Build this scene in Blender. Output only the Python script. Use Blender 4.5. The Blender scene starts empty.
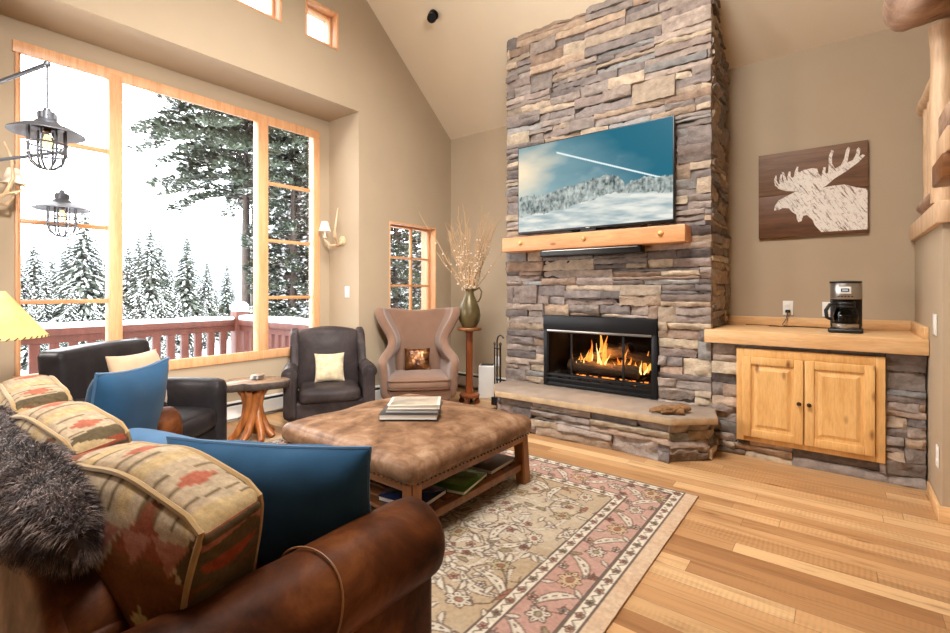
import bpy, bmesh, math, random
import numpy as np
from mathutils import Vector, Matrix, noise as mnoise
R = math.radians
C = bpy.context.scene.collection
PI = math.pi
# ------------------------------------------------------------------ materials
def srgb(r, g, b):
    f = lambda c: ((c/255)/12.92 if c/255 <= .04045 else (((c/255)+.055)/1.055)**2.4)
    return (f(r), f(g), f(b), 1)
class NT:
    def __init__(s, name):
        s.m = bpy.data.materials.new(name); s.m.use_nodes = True
        s.t = s.m.node_tree; s.t.nodes.clear()
        s.out = s.n('ShaderNodeOutputMaterial')
    def n(s, typ, **kw):
        nd = s.t.nodes.new(typ)
        for k, v in kw.items():
            if k in nd.inputs: nd.inputs[k].default_value = v
            else: setattr(nd, k, v)
        return nd
    def l(s, a, b): s.t.links.new(a, b)
    def coord(s, scale=(1, 1, 1), rot=(0, 0, 0), kind='Object'):
        tc = s.n('ShaderNodeTexCoord'); mp = s.n('ShaderNodeMapping')
        mp.inputs['Scale'].default_value = scale; mp.inputs['Rotation'].default_value = rot
        s.l(tc.outputs[kind], mp.inputs[0]); return mp.outputs[0]
    def noise(s, vec, scale, detail=4, rough=.55, dist=0):
        nd = s.n('ShaderNodeTexNoise'); nd.inputs['Scale'].default_value = scale; nd.inputs['Detail'].default_value = detail
        nd.inputs['Roughness'].default_value = rough; nd.inputs['Distortion'].default_value = dist
        if vec is not None: s.l(vec, nd.inputs['Vector'])
        return nd.outputs['Fac']
    def ramp(s, fac, stops, interp='LINEAR'):
        nd = s.n('ShaderNodeValToRGB'); cr = nd.color_ramp; cr.interpolation = interp
        while len(cr.elements) < len(stops): cr.elements.new(.5)
        for e, (p, c) in zip(cr.elements, stops): e.position = p; e.color = c
        s.l(fac, nd.inputs[0]); return nd.outputs[0]
    def mix(s, a, b, fac=.5, mode='MIX'):
        nd = s.n('ShaderNodeMix', data_type='RGBA', blend_type=mode)
        for k, v in ((0, fac), (6, a), (7, b)):
            if hasattr(v, 'is_linked') or hasattr(v, 'links'): s.l(v, nd.inputs[k])
            else: nd.inputs[k].default_value = v
        return nd.outputs[2]
    def bump(s, h, strength=.3, dist=.01):
        nd = s.n('ShaderNodeBump'); nd.inputs['Strength'].default_value = strength; nd.inputs['Distance'].default_value = dist
        s.l(h, nd.inputs['Height']); return nd.outputs[0]
    def bsdf(s, col, rough=.5, metal=0, normal=None, spec=.5, **kw):
        b = s.n('ShaderNodeBsdfPrincipled')
        for k, v in (('Base Color', col), ('Roughness', rough), ('Metallic', metal), ('Normal', normal), ('Specular IOR Level', spec)):
            if v is None: continue
            if hasattr(v, 'links'): s.l(v, b.inputs[k])
            else: b.inputs[k].default_value = v
        for k, v in kw.items(): b.inputs[k.replace('_', ' ')].default_value = v
        s.l(b.outputs[0], s.out.inputs[0]); return b
def G(v): return (v, v, v, 1)
def plain(name, col, rough=.5, metal=0, var=.12, scale=8, bump=0, bscale=60, stretch=(1, 1, 1), **kw):
    n = NT(name); v = n.coord(stretch)
    c2 = tuple(max(0, x*(1-var)) for x in col[:3])+(1,); c1 = tuple(min(1, x*(1+var)) for x in col[:3])+(1,)
    c = n.ramp(n.noise(v, scale), [(.3, c2), (.7, c1)])
    nm = n.bump(n.noise(v, bscale, 3), bump, .004) if bump else None
    n.bsdf(c, rough, metal, nm, **kw); return n.m
def wood(name, cols, rough=.45, axis=0, grain=14, scale=1.0, knots=None, bump=.12):
    n = NT(name); st = [grain, grain, grain]; st[axis] = 1.2
    v = n.coord([a*scale for a in st])
    f = n.noise(v, 1.6, 6, .6, .6)
    c = n.ramp(f, [(.25+.5*i/(len(cols)-1), cc) for i, cc in enumerate(cols)])
    fine = n.noise(n.coord([a*scale*6 for a in st]), 2, 3)
    c = n.mix(c, n.ramp(fine, [(.3, G(.78)), (.6, G(1))]), .7, 'MULTIPLY')
    if knots:
        st2 = [9, 9, 9]; st2[axis] = 3.4
        vo = n.n('ShaderNodeTexVoronoi'); n.l(n.coord(st2), vo.inputs['Vector']); vo.inputs['Scale'].default_value = 1
        k = n.ramp(vo.outputs['Distance'], [(0.05, knots), (.15, G(1))])
        c = n.mix(c, k, .8, 'MULTIPLY')
    n.bsdf(c, rough, 0, n.bump(fine, bump, .003)); return n.m
def attr_mat(name, rough=.8, bscale=90, bump=.3, var=.25, vscale=25, emit=0, spec=.3, bdist=.004, sheen=0):
    n = NT(name); a = n.n('ShaderNodeAttribute', attribute_name='Col'); v = n.coord()
    if emit:
        e = n.n('ShaderNodeEmission', Strength=emit); n.l(a.outputs[0], e.inputs[0])
        g = n.n('ShaderNodeBsdfGlossy', Roughness=.35); g.inputs[0].default_value = G(.012)
        ad = n.n('ShaderNodeAddShader'); n.l(e.outputs[0], ad.inputs[0]); n.l(g.outputs[0], ad.inputs[1]); n.l(ad.outputs[0], n.out.inputs[0]); return n.m
    f = n.noise(v, vscale, 5, .65)
    c = n.mix(a.outputs[0], n.ramp(f, [(.3, G(1-var)), (.7, G(1+var*.3))]), 1, 'MULTIPLY')
    n.bsdf(c, rough, 0, n.bump(n.noise(v, bscale, 5, .65), bump, bdist), spec=spec); return n.m
M = {}
M['paint'] = plain('beige_wall_paint', srgb(174, 155, 130), .75, var=.03, scale=2, bump=.05, bscale=120, spec=.25)
M['ceilpaint'] = plain('beige_ceiling_paint', srgb(226, 210, 184), .85, var=.02, scale=2, bump=.04, bscale=120, spec=.2)
M['pine'] = wood('amber_pine_trim', [srgb(206, 146, 98), srgb(220, 164, 116), srgb(230, 180, 136)], .4, axis=2)
M['pineh'] = wood('amber_pine_rail', [srgb(200, 134, 84), srgb(216, 154, 102), srgb(226, 168, 120)], .4, axis=1)
M['alder'] = wood('knotty_alder_cabinet', [srgb(208, 152, 88), srgb(224, 174, 108), srgb(234, 190, 128)], .38, axis=2, grain=9, knots=srgb(120, 70, 35))
M['alderh'] = wood('maple_counter_wood', [srgb(206, 156, 104), srgb(222, 178, 126), srgb(232, 192, 144)], .35, axis=0, grain=12)
M['mantel'] = wood('pine_mantel_beam', [srgb(196, 126, 76), srgb(214, 150, 98), srgb(226, 168, 116)], .5, axis=0, grain=10, knots=srgb(140, 84, 46))
M['stairwood'] = wood('pale_log_wood', [srgb(198, 158, 120), srgb(220, 184, 146), srgb(232, 202, 168)], .5, axis=2, grain=10)
M['burl'] = wood('weathered_burl_log', [srgb(120, 92, 74), srgb(176, 142, 118), srgb(204, 174, 150)], .6, axis=0, grain=8, knots=srgb(60, 40, 30))
M['tablewood'] = wood('rustic_brown_table_wood', [srgb(96, 56, 26), srgb(142, 90, 46), srgb(166, 110, 60)], .4, axis=2, grain=12)
M['tablewoodx'] = wood('rustic_brown_slat_wood', [srgb(88, 50, 24), srgb(128, 80, 42), srgb(152, 100, 56)], .4, axis=0, grain=12)
M['redwood'] = wood('cherry_stand_wood', [srgb(96, 46, 22), srgb(136, 72, 36), srgb(156, 90, 48)], .35, axis=2, grain=12)
M['root'] = wood('juniper_root_wood', [srgb(92, 48, 20), srgb(156, 90, 42), srgb(190, 124, 66)], .35, axis=2, grain=16)
M['slab'] = wood('live_edge_slab_wood', [srgb(110, 84, 64), srgb(140, 112, 88), srgb(160, 134, 108)], .22, axis=1, grain=8)
M['bark'] = plain('dark_live_edge_bark', srgb(64, 52, 44), .7, var=.4, scale=30, bump=.6, bscale=40)
M['deck'] = wood('red_stained_deck_wood', [srgb(66, 27, 19), srgb(84, 38, 26), srgb(96, 46, 32)], .6, axis=2, grain=10)
M['black'] = plain('black_metal', srgb(34, 34, 36), .42, .6, var=.1)
M['blackp'] = plain('black_plastic', srgb(20, 20, 22), .42, 0, var=.08)
M['soot'] = plain('firebox_interior', srgb(46, 38, 33), .9, var=.3, scale=14)
M['steel'] = plain('brushed_steel', srgb(176, 172, 166), .3, .9, var=.08, stretch=(1, 1, 40))
M['pewter'] = plain('galvanised_lantern_metal', srgb(98, 100, 106), .42, .6, var=.1)
M['bronze'] = plain('aged_bronze', srgb(74, 54, 38), .4, .7)
M['white'] = plain('white_plastic', srgb(232, 230, 224), .35, var=.02)
M['heater'] = plain('white_enamel_heater', srgb(226, 226, 222), .4, var=.02)
M['heatergap'] = plain('dark_heater_fins', srgb(70, 72, 74), .5, .4)
M['snow'] = plain('snow', srgb(246, 248, 252), .8, var=.02, bump=.2, bscale=12)
M['needle'] = plain('evergreen_needles', srgb(66, 72, 62), .85, var=.45, scale=2.2)
M['needle2'] = plain('pine_needles', srgb(66, 74, 58), .85, var=.4, scale=3)
M['trunk'] = plain('grey_bark', srgb(70, 60, 54), .9, var=.35, scale=9, stretch=(4, 4, 1), bump=.6, bscale=14)
M['hill'] = plain('snowy_far_forest', srgb(108, 114, 120), .95, var=.10, scale=.12)
M['paper'] = plain('book_pages', srgb(226, 220, 208), .8, var=.06, stretch=(1, 1, 60))
M['slabstone'] = plain('sandstone_hearth_slab', srgb(144, 127, 112), .7, var=.16, scale=7, bump=.4, bscale=40)
M['slabedge'] = plain('sandstone_slab_edge', srgb(178, 152, 118), .8, var=.2, scale=14, bump=.8, bscale=30)
M['stone'] = attr_mat('ledgestone', .85, 42, .9, .38, 16, bdist=.012)
M['rug'] = attr_mat('oriental_rug_pile', .95, 500, .3, .2, 60, spec=.1)
M['kilim'] = attr_mat('kilim_weave', .95, 320, .35, .25, 110, spec=.1)
M['screen'] = attr_mat('television_picture', emit=1.0)
M['paintwhite'] = plain('chalky_white_paint', srgb(222, 214, 204), .8, var=.3, scale=60, stretch=(1, 1, 4))
M['boardup'] = wood('dark_barn_board', [srgb(88, 60, 42), srgb(116, 84, 60), srgb(134, 100, 74)], .6, axis=0, grain=14)
M['boardlow'] = wood('walnut_barn_board', [srgb(70, 42, 24), srgb(104, 66, 38), srgb(124, 84, 50)], .55, axis=0, grain=9)
M['leather'] = None
def leather(name, c_dark, c_mid, c_lite, rough=.38, scale=5, crackle=60):
    n = NT(name); v = n.coord()
    f = n.noise(v, scale, 7, .66, .4)
    c = n.ramp(f, [(.3, c_dark), (.52, c_mid), (.74, c_lite)])
    vo = n.n('ShaderNodeTexVoronoi', feature='DISTANCE_TO_EDGE'); vo.inputs['Scale'].default_value = crackle; n.l(v, vo.inputs['Vector'])
    sc = n.noise(n.coord((3, 18, 5)), 3, 4, .7)
    c = n.mix(c, n.ramp(sc, [(.64, G(1)), (.72, (1.5, 1.35, 1.15, 1))]), .6, 'MULTIPLY')
    rr = n.ramp(f, [(.3, G(rough+.12)), (.7, G(rough-.05))])
    n.bsdf(c, rr, 0, n.bump(n.mix(n.ramp(vo.outputs['Distance'], [(0, G(0)), (.08, G(1))]), f, .75), .14, .003), spec=.09); return n.m
M['leather'] = leather('chestnut_leather', srgb(40, 19, 9), srgb(80, 42, 20), srgb(122, 72, 38), .42)
M['ottoleather'] = leather('distressed_tan_leather', srgb(74, 50, 34), srgb(124, 92, 68), srgb(164, 134, 108), .32, 7)
M['darkleather'] = leather('espresso_leather', srgb(42, 36, 36), srgb(58, 50, 49), srgb(76, 66, 64), .36, 4)
M['blackleather'] = leather('near_black_leather', srgb(28, 25, 26), srgb(38, 35, 36), srgb(52, 48, 48), .34, 4)
def fabric(name, col, var=.12, weave=420, rough=.92, sheen=.3, scale=9):
    n = NT(name); v = n.coord()
    c2 = tuple(x*(1-var) for x in col[:3])+(1,); c1 = tuple(min(1, x*(1+var)) for x in col[:3])+(1,)
    c = n.ramp(n.noise(v, scale, 5), [(.3, c2), (.7, c1)])
    n.bsdf(c, rough, 0, n.bump(n.noise(v, weave, 2), .25, .002), spec=.15, Sheen_Weight=sheen); return n.m
M['blue'] = fabric('navy_blue_linen', srgb(40, 76, 106), .14, sheen=.1)
M['blue2'] = fabric('faded_blue_denim', srgb(72, 108, 142), .14, sheen=.1)
M['bluepipe'] = fabric('blue_piping', srgb(70, 104, 136), .1)
M['tanfab'] = fabric('tan_suede', srgb(196, 164, 134), .08)
M['wing'] = fabric('taupe_brown_fabric', srgb(130, 100, 82), .07)
M['wingpipe'] = fabric('brown_welt', srgb(108, 76, 56), .07)
M['hide'] = fabric('cream_hair_hide', srgb(204, 184, 150), .3, 200, scale=16)
M['fur'] = fabric('faux_fur_fibre', srgb(122, 106, 104), .4, 200, scale=30, sheen=.5)
M['furbase'] = fabric('faux_fur_backing', srgb(72, 58, 56), .3, 200, scale=20)
M['armwelt'] = plain('tan_leather_piping', srgb(134, 88, 46), .5)
M['welt'] = fabric('tan_kilim_welt', srgb(170, 140, 96), .1)
M['shade'] = None
n = NT('parchment_lampshade'); c = n.ramp(n.noise(n.coord(), 9), [(.3, srgb(222, 184, 116)), (.7, srgb(236, 204, 142))])
b = n.bsdf(c, .8, spec=.2); b.inputs['Subsurface Weight'].default_value = 0
M['shade'] = n.m
M['lace'] = plain('dark_leather_lacing', srgb(84, 62, 40), .8)
M['cream'] = plain('cream_candle_shade', srgb(236, 226, 206), .8, var=.03)
M['antler'] = plain('bone_antler', srgb(208, 178, 140), .55, var=.2, scale=12)
M['vase'] = plain('olive_bronze_glaze', srgb(98, 84, 52), .34, .25, var=.35, scale=9)
M['twig'] = plain('dry_tan_twigs', srgb(196, 160, 120), .8, var=.15)
M['bud'] = plain('cotton_white_buds', srgb(236, 224, 204), .9, var=.05)
M['glove'] = plain('tan_suede_glove', srgb(128, 92, 56), .9, var=.25, scale=40, bump=.4, bscale=80)
M['log'] = plain('charred_firewood', srgb(112, 92, 76), .9, var=.45, scale=12, stretch=(1, 5, 5), bump=.6, bscale=30)
n = NT('sequin_mirror_fabric'); v = n.coord()
vo = n.n('ShaderNodeTexVoronoi'); vo.inputs['Scale'].default_value = 26; n.l(v, vo.inputs['Vector'])
c = n.ramp(n.noise(v, 14, 3), [(.35, srgb(58, 30, 14)), (.6, srgb(132, 84, 44)), (.75, srgb(206, 170, 122))])
n.bsdf(c, .3, .55, n.bump(vo.outputs['Distance'], .5, .01)); M['sequin'] = n.m
def glassmat(name, tint=(1, 1, 1, 1), refl=.06):
    n = NT(name); t = n.n('ShaderNodeBsdfTransparent'); t.inputs[0].default_value = tint
    g = n.n('ShaderNodeBsdfGlossy', Roughness=.02); fr = n.n('ShaderNodeFresnel', IOR=1.35)
    mth = n.n('ShaderNodeMath', operation='MULTIPLY'); mth.inputs[1].default_value = refl/.06*.7
    n.l(fr.outputs[0], mth.inputs[0])
    mx = n.n('ShaderNodeMixShader'); n.l(mth.outputs[0], mx.inputs[0]); n.l(t.outputs[0], mx.inputs[1]); n.l(g.outputs[0], mx.inputs[2])
    n.l(mx.outputs[0], n.out.inputs[0]); return n.m
M['glass'] = glassmat('clear_window_glass', (.97, .98, .98, 1))
M['fireglass'] = glassmat('smoked_fire_glass', (.82, .8, .78, 1), .05)
M['jarglass'] = glassmat('dark_carafe_glass', (.35, .33, .32, 1), .1)
def emis(name, c1, c2, strength, scale=6):
    n = NT(name); c = n.ramp(n.noise(n.coord((1, 1, .6)), scale, 3), [(.35, c1), (.65, c2)])
    e = n.n('ShaderNodeEmission', Strength=strength); n.l(c, e.inputs[0]); n.l(e.outputs[0], n.out.inputs[0]); return n.m
M['flame'] = emis('flame_glow', (1, .20, .02, 1), (1, .45, .08, 1), 2.4, 14)
M['flamecore'] = emis('flame_core_glow', (1, .50, .12, 1), (1, .74, .30, 1), 3.0, 14)
M['ember'] = emis('ember_glow', (1, .16, .02, 1), (1, .45, .08, 1), 2.6, 30)
M['bulb'] = emis('filament_bulb_glow', (1, .66, .25, 1), (1, .84, .5, 1), 2.5)
M['lcd'] = emis('coffee_display', (.55, .62, .66, 1), (.62, .68, .7, 1), .8)
# floor boards
n = NT('hickory_floorboards'); v = n.coord()
br = n.n('ShaderNodeTexBrick', offset=.0, offset_frequency=2, squash=1)
for k, val in (('Scale', 1), ('Mortar Size', .0012), ('Mortar Smooth', .1), ('Bias', 0), ('Brick Width', 1.35), ('Row Height', .098)): br.inputs[k].default_value = val
br.inputs['Color1'].default_value = G(0); br.inputs['Color2'].default_value = G(1); br.inputs['Mortar'].default_value = G(.5)
sp_ = n.n('ShaderNodeSeparateXYZ'); n.l(v, sp_.inputs[0])
rw = n.n('ShaderNodeMath', operation='DIVIDE'); n.l(sp_.outputs[1], rw.inputs[0]); rw.inputs[1].default_value = .098
fl0 = n.n('ShaderNodeMath', operation='FLOOR'); n.l(rw.outputs[0], fl0.inputs[0])
wn = n.n('ShaderNodeTexWhiteNoise', noise_dimensions='1D'); n.l(fl0.outputs[0], wn.inputs['W'])
sh_ = n.n('ShaderNodeMath', operation='MULTIPLY_ADD'); n.l(wn.outputs[0], sh_.inputs[0]); sh_.inputs[1].default_value = 9.0; n.l(sp_.outputs[0], sh_.inputs[2])
cb = n.n('ShaderNodeCombineXYZ'); n.l(sh_.outputs[0], cb.inputs[0]); n.l(sp_.outputs[1], cb.inputs[1])
n.l(cb.outputs[0], br.inputs['Vector'])
tone = n.ramp(br.outputs['Color'], [(0, srgb(148, 104, 66)), (.3, srgb(174, 131, 88)), (.6, srgb(190, 148, 103)), (.85, srgb(207, 171, 126)), (1, srgb(165, 122, 79))])
# shift the grain from board to board
sc = n.n('ShaderNodeVectorMath', operation='SCALE'); sc.inputs['Scale'].default_value = 7.3; n.l(br.outputs['Color'], sc.inputs[0])
ad = n.n('ShaderNodeVectorMath', operation='ADD'); n.l(v, ad.inputs[0]); n.l(sc.outputs[0], ad.inputs[1])
mp = n.n('ShaderNodeMapping'); mp.inputs['Scale'].default_value = (1.1, 17, 1); n.l(ad.outputs[0], mp.inputs[0])
g1 = n.noise(mp.outputs[0], 1.5, 6, .62, .9)
c = n.mix(tone, n.ramp(g1, [(.28, (.60, .52, .44, 1)), (.5, G(1)), (.75, (1.12, 1.1, 1.05, 1))]), .85, 'MULTIPLY')
mp2 = n.n('ShaderNodeMapping'); mp2.inputs['Scale'].default_value = (1.7, 8, 1); n.l(ad.outputs[0], mp2.inputs[0])
vo = n.n('ShaderNodeTexVoronoi'); vo.inputs['Scale'].default_value = 1; n.l(mp2.outputs[0], vo.inputs['Vector'])
c = n.mix(c, n.ramp(vo.outputs['Distance'], [(.04, (.25, .15, .09, 1)), (.13, G(1))]), .75, 'MULTIPLY')
wv = n.n('ShaderNodeTexWave', wave_type='BANDS', bands_direction='X'); wv.inputs['Scale'].default_value = 16; wv.inputs['Distortion'].default_value = 5; wv.inputs['Detail'].default_value = 2; wv.inputs['Detail Scale'].default_value = .5
n.l(v, wv.inputs['Vector'])
saw = n.ramp(wv.outputs[0], [(.2, G(.86)), (.6, G(1))])
c = n.mix(c, saw, n.ramp(n.noise(n.coord((.5, 5, 1)), 1.2, 2), [(.48, G(0)), (.6, G(.8))]), 'MULTIPLY')
c = n.mix(c, n.ramp(br.outputs['Fac'], [(0, G(1)), (1, G(.45))]), 1, 'MULTIPLY')
n.bsdf(c, .34, 0, n.bump(g1, .08, .003), spec=.4); M['floor'] = n.m

# ------------------------------------------------------------------ mesh builder
class MB:
    def __init__(s): s.b = bmesh.new(); s.mi = 0
    def _tag(s, faces):
        for f in faces: f.material_index = s.mi
    def quad(s, *p):
        f = s.b.faces.new([s.b.verts.new(q) for q in p]); s._tag([f]); return f
    def box(s, lo, hi, bev=0, seg=2, mat=None):
        r = bmesh.ops.create_cube(s.b, size=1)
        vs = r['verts']; lo = Vector(lo); hi = Vector(hi); c = (lo+hi)/2; d = hi-lo
        for v in vs: v.co = Vector((v.co.x*d.x, v.co.y*d.y, v.co.z*d.z))+c
        fs = set(f for v in vs for f in v.link_faces)
        if bev:
            es = list(set(e for v in vs for e in v.link_edges))
            rr = bmesh.ops.bevel(s.b, geom=es, offset=min(bev, min(abs(d.x), abs(d.y), abs(d.z))*.49), segments=seg, affect='EDGES', profile=.5)
            fs = set(f for f in rr['faces']) | set(f for f in fs if f.is_valid); vs = list(set(v for f in fs for v in f.verts))
        s._tag(fs)
        if mat is not None:
            for v in vs: v.co = mat @ v.co
        return vs
    def tube(s, pts, rad, n=8, caps=True, close=False):
        pts = [Vector(p) for p in pts]; N = len(pts)
        rr = rad if hasattr(rad, '__len__') else [rad]*N
        rings = []; up = None
        for i, p in enumerate(pts):
            a = pts[(i-1) % N] if (i or close) else p; b = pts[(i+1) % N] if (i < N-1 or close) else p
            t = (b-a).normalized()
            if up is None: up = t.orthogonal().normalized()
            up = (up-t*up.dot(t));
            up = up.normalized() if up.length > 1e-6 else t.orthogonal().normalized()
            sd = t.cross(up)
            rings.append([s.b.verts.new(p+(up*math.cos(2*PI*k/n)+sd*math.sin(2*PI*k/n))*rr[i]) for k in range(n)])
        fs = []
        for i in range(N if close else N-1):
            A = rings[i]; B = rings[(i+1) % N]
            for k in range(n): fs.append(s.b.faces.new((A[k], A[(k+1) % n], B[(k+1) % n], B[k])))
        if caps and not close:
            fs.append(s.b.faces.new(rings[0][::-1])); fs.append(s.b.faces.new(rings[-1]))
        s._tag(fs); return [v for r in rings for v in r]
    def lathe(s, prof, n=24, c=(0, 0, 0), caps=True):
        c = Vector(c); rings = []
        for r, z in prof: rings.append([s.b.verts.new(c+Vector((r*math.cos(2*PI*k/n), r*math.sin(2*PI*k/n), z))) for k in range(n)])
        fs = []
        for A, B in zip(rings, rings[1:]):
            for k in range(n): fs.append(s.b.faces.new((A[k], A[(k+1) % n], B[(k+1) % n], B[k])))
        if caps:
            if prof[0][0] > 1e-5: fs.append(s.b.faces.new(rings[0][::-1]))
            if prof[-1][0] > 1e-5: fs.append(s.b.faces.new(rings[-1]))
        s._tag(fs); return [v for r in rings for v in r]
    def prism(s, poly, vec, bev=0, seg=2):
        vec = Vector(vec)
        A = [s.b.verts.new(p) for p in poly]; B = [s.b.verts.new(Vector(p)+vec) for p in poly]
        fs = [s.b.faces.new(A[::-1]), s.b.faces.new(B)]; n = len(A)
        for k in range(n): fs.append(s.b.faces.new((A[k], A[(k+1) % n], B[(k+1) % n], B[k])))
        if bev:
            es = list(set(e for f in fs for e in f.edges))
            r = bmesh.ops.bevel(s.b, geom=es, offset=bev, segments=seg, affect='EDGES', profile=.5)
            fs = list(set(r['faces']) | set(f for f in fs if f.is_valid))
        s._tag(fs); return list(set(v for f in fs for v in f.verts))
    def soft(s, c, d, r=.04, bulge=(0, 0, 0), n=10, mat=None, fn=None):
        """rounded, upholstered box: centre, size, corner radius, outward bulge per axis"""
        c = Vector(c); h = Vector(d)/2; vs = {}; fs = []
        r = min(r, h.x, h.y, h.z)
        def V(p):
            k = tuple(round(q, 5) for q in p)
            if k not in vs:
                q = Vector((p[0]*h.x, p[1]*h.y, p[2]*h.z))
                i = Vector([max(-(h[a]-r), min(h[a]-r, q[a])) for a in range(3)])
                dd = q-i
                q = i+(dd.normalized()*r if dd.length > 1e-9 else dd)
                for a in range(3):
                    o = [b for b in range(3) if b != a]
                    q[a] += p[a]*bulge[a]*(1-p[o[0]]**2)*(1-p[o[1]]**2)
                if fn: q = fn(q, p)
                vs[k] = s.b.verts.new(mat @ (q+c) if mat else q+c)
            return vs[k]
        g = [math.sin(PI/2*(2*i/n-1)) for i in range(n+1)]
        for a in range(3):
            b, e = [(1, 2), (2, 0), (0, 1)][a]
            for sg in (-1, 1):
                for i in range(n):
                    for j in range(n):
                        P = []
                        for u, w in ((g[i], g[j]), (g[i+1], g[j]), (g[i+1], g[j+1]), (g[i], g[j+1])):
                            p = [0, 0, 0]; p[a] = sg; p[b] = u; p[e] = w; P.append(V(p))
                        if sg < 0: P = P[::-1]
                        if len(set(P)) == 4: fs.append(s.b.faces.new(P))
        s._tag(fs); return list(vs.values())
    def pillow(s, w, h, t, n=14, mat=None, pinch=.08, wrinkle=.006, seed=0):
        """knife-edge scatter pillow in the local XZ plane, thickness along Y; returns border loop"""
        top = {}; fs = []; border = []
        def pos(u, v, sg):
            x = u*w/2*(1-pinch*(1-v*v)*abs(u)); z = v*h/2*(1-pinch*(1-u*u)*abs(v))
            k = max(0, (1-u**4)*(1-v**4))
            y = sg*t/2*k**.55
            if k > 0: y += wrinkle*math.sin(9*u+seed)*math.cos(7*v+2*seed)*(1-k)*sg
            return Vector((x, y, z))
        for sg in (-1, 1):
            for i in range(n+1):
                for j in range(n+1):
                    u = math.sin(PI/2*(2*i/n-1)); v = math.sin(PI/2*(2*j/n-1)); ed = i in (0, n) or j in (0, n)
                    key = (i, j, 0 if ed else sg)
                    if key not in top:
                        p = pos(u, v, sg); top[key] = s.b.verts.new(mat @ p if mat else p)
            for i in range(n):
                for j in range(n):
                    q = [top[(a, b, 0 if (a in (0, n) or b in (0, n)) else sg)] for a, b in ((i, j), (i+1, j), (i+1, j+1), (i, j+1))]
                    if sg > 0: q = q[::-1]
                    fs.append(s.b.faces.new(q))
        s._tag(fs)
        loop = [(i, 0) for i in range(n)]+[(n, j) for j in range(n)]+[(i, n) for i in range(n, 0, -1)]+[(0, j) for j in range(n, 0, -1)]
        return [top[(a, b, 0)].co.copy() for a, b in loop]
    def build(s, name, mats, parent=None, smooth=40, world=False, colors=None, weld=False):
        if weld: bmesh.ops.remove_doubles(s.b, verts=s.b.verts, dist=1e-5)
        if world and parent is not None:
            inv = mat_of(parent).inverted()
            for v in s.b.verts: v.co = inv @ v.co
        bmesh.ops.recalc_face_normals(s.b, faces=s.b.faces)
        me = bpy.data.meshes.new(name); s.b.to_mesh(me); s.b.free()
        for m in (mats if isinstance(mats, (list, tuple)) else [mats]): me.materials.append(m)
        if smooth:
            me.polygons.foreach_set('use_smooth', [True]*len(me.polygons))
            me.set_sharp_from_angle(angle=R(smooth))
        o = bpy.data.objects.new(name, me); C.objects.link(o)
        if parent is not None: o.parent = parent
        return o
MATS = {}
def mat_of(o): return Matrix.Translation(o.location) @ o.rotation_euler.to_matrix().to_4x4()
def tag(o, label=None, cat=None, group=None, kind=None):
    for k, v in (('label', label), ('category', cat), ('group', group), ('kind', kind)):
        if v: o[k] = v
    return o
def thing(name, label, cat, loc=(0, 0, 0), rz=0, group=None):
    o = bpy.data.objects.new(name, None); o.empty_display_size = .1; C.objects.link(o)
    o.location = loc; o.rotation_euler = (0, 0, rz)
    return tag(o, label, cat, group)
def struct(name, mb, mat, parent=None, smooth=0):
    o = mb.build(name, mat, parent, smooth)
    if parent is None: o['kind'] = 'structure'
    return o
def dup(root, loc, rz, label, group=None):
    r = root.copy(); C.objects.link(r); r.location = loc; r.rotation_euler = (0, 0, rz); r['label'] = label
    if group: r['group'] = group
    for ch in list(root.children):
        c = ch.copy(); C.objects.link(c); c.parent = r
        for g in ch.children:
            d = g.copy(); C.objects.link(d); d.parent = c
    return r
def setcol(o, fn, vec=True):
    """per-vertex colour from a function of an (N,3) coordinate array -> (N,3) linear colours"""
    me = o.data; n = len(me.vertices); co = np.empty(n*3, np.float32); me.vertices.foreach_get('co', co); co = co.reshape(n, 3)
    col = np.ones((n, 4), np.float32); col[:, :3] = fn(co)
    a = me.color_attributes.new('Col', 'FLOAT_COLOR', 'POINT'); a.data.foreach_set('color', col.ravel())
def apply_mods(o):
    dg = bpy.context.evaluated_depsgraph_get(); me = bpy.data.meshes.new_from_object(o.evaluated_get(dg), depsgraph=dg)
    old = o.data; nm = old.name; o.modifiers.clear(); o.data = me; bpy.data.meshes.remove(old); me.name = nm
def TR(loc, rx=0, ry=0, rz=0):
    from mathutils import Euler
    return Matrix.Translation(loc) @ Euler((rx, ry, rz)).to_matrix().to_4x4()
SKY, EXPO = 10.0, 0.1
PT = [(-1.2, 2.0, 3.5, 95), (-3.75, .0, 1.55, 150)]
SPOT = [(1.6, -.6, 3.0, -4.4, 1.9, 1.4, 40)]
OVERHEAD_FILLS = [(-.9, .6, 5.5, -1.6, 3.0, .6, 58), (-1.8, .8, 5.3, -2.6, 2.4, .4, 50)]
# ------------------------------------------------------------------ the room shell
XL, XR, YB, YJ, YN, ZS = -3.92, -4.42, 4.58, 3.132, .42, 3.03   # gable wall, recess back, eave wall, recess jambs, soffit
RIDGE = .5; ZR = 3.10+.83*(YB-RIDGE); YREAR = -4.0; XE = 3.0
b = MB(); b.box((-4.6, YREAR-.1, -.12), (XE+.1, YB+.15, 0)); struct('floor', b, M['floor'])
W1 = (.648, 2.985, .565, 2.86)        # large window opening in the recess (y0, y1, z0, z1)
W2 = (3.545, 4.305, .80, 1.955)       # casement behind the wing chair
W3 = (2.52, 2.885, 3.55, 3.915); W4 = (1.78, 2.285, 3.56, 3.925)
b = MB()
def hole_wall(b, x0, x1, y0, y1, z0, z1, holes):
    ys = sorted(set([y0, y1]+[h[i] for h in holes for i in (0, 1)])); 
    for a, c in zip(ys, ys[1:]):
        z = z0
        for h in sorted([h for h in holes if h[0] <= a+1e-6 and h[1] >= c-1e-6], key=lambda h: h[2]):
            if h[2] > z: b.box((x0, a, z), (x1, c, h[2]))
            z = h[3]
        if z1 > z: b.box((x0, a, z), (x1, c, z1))
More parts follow.
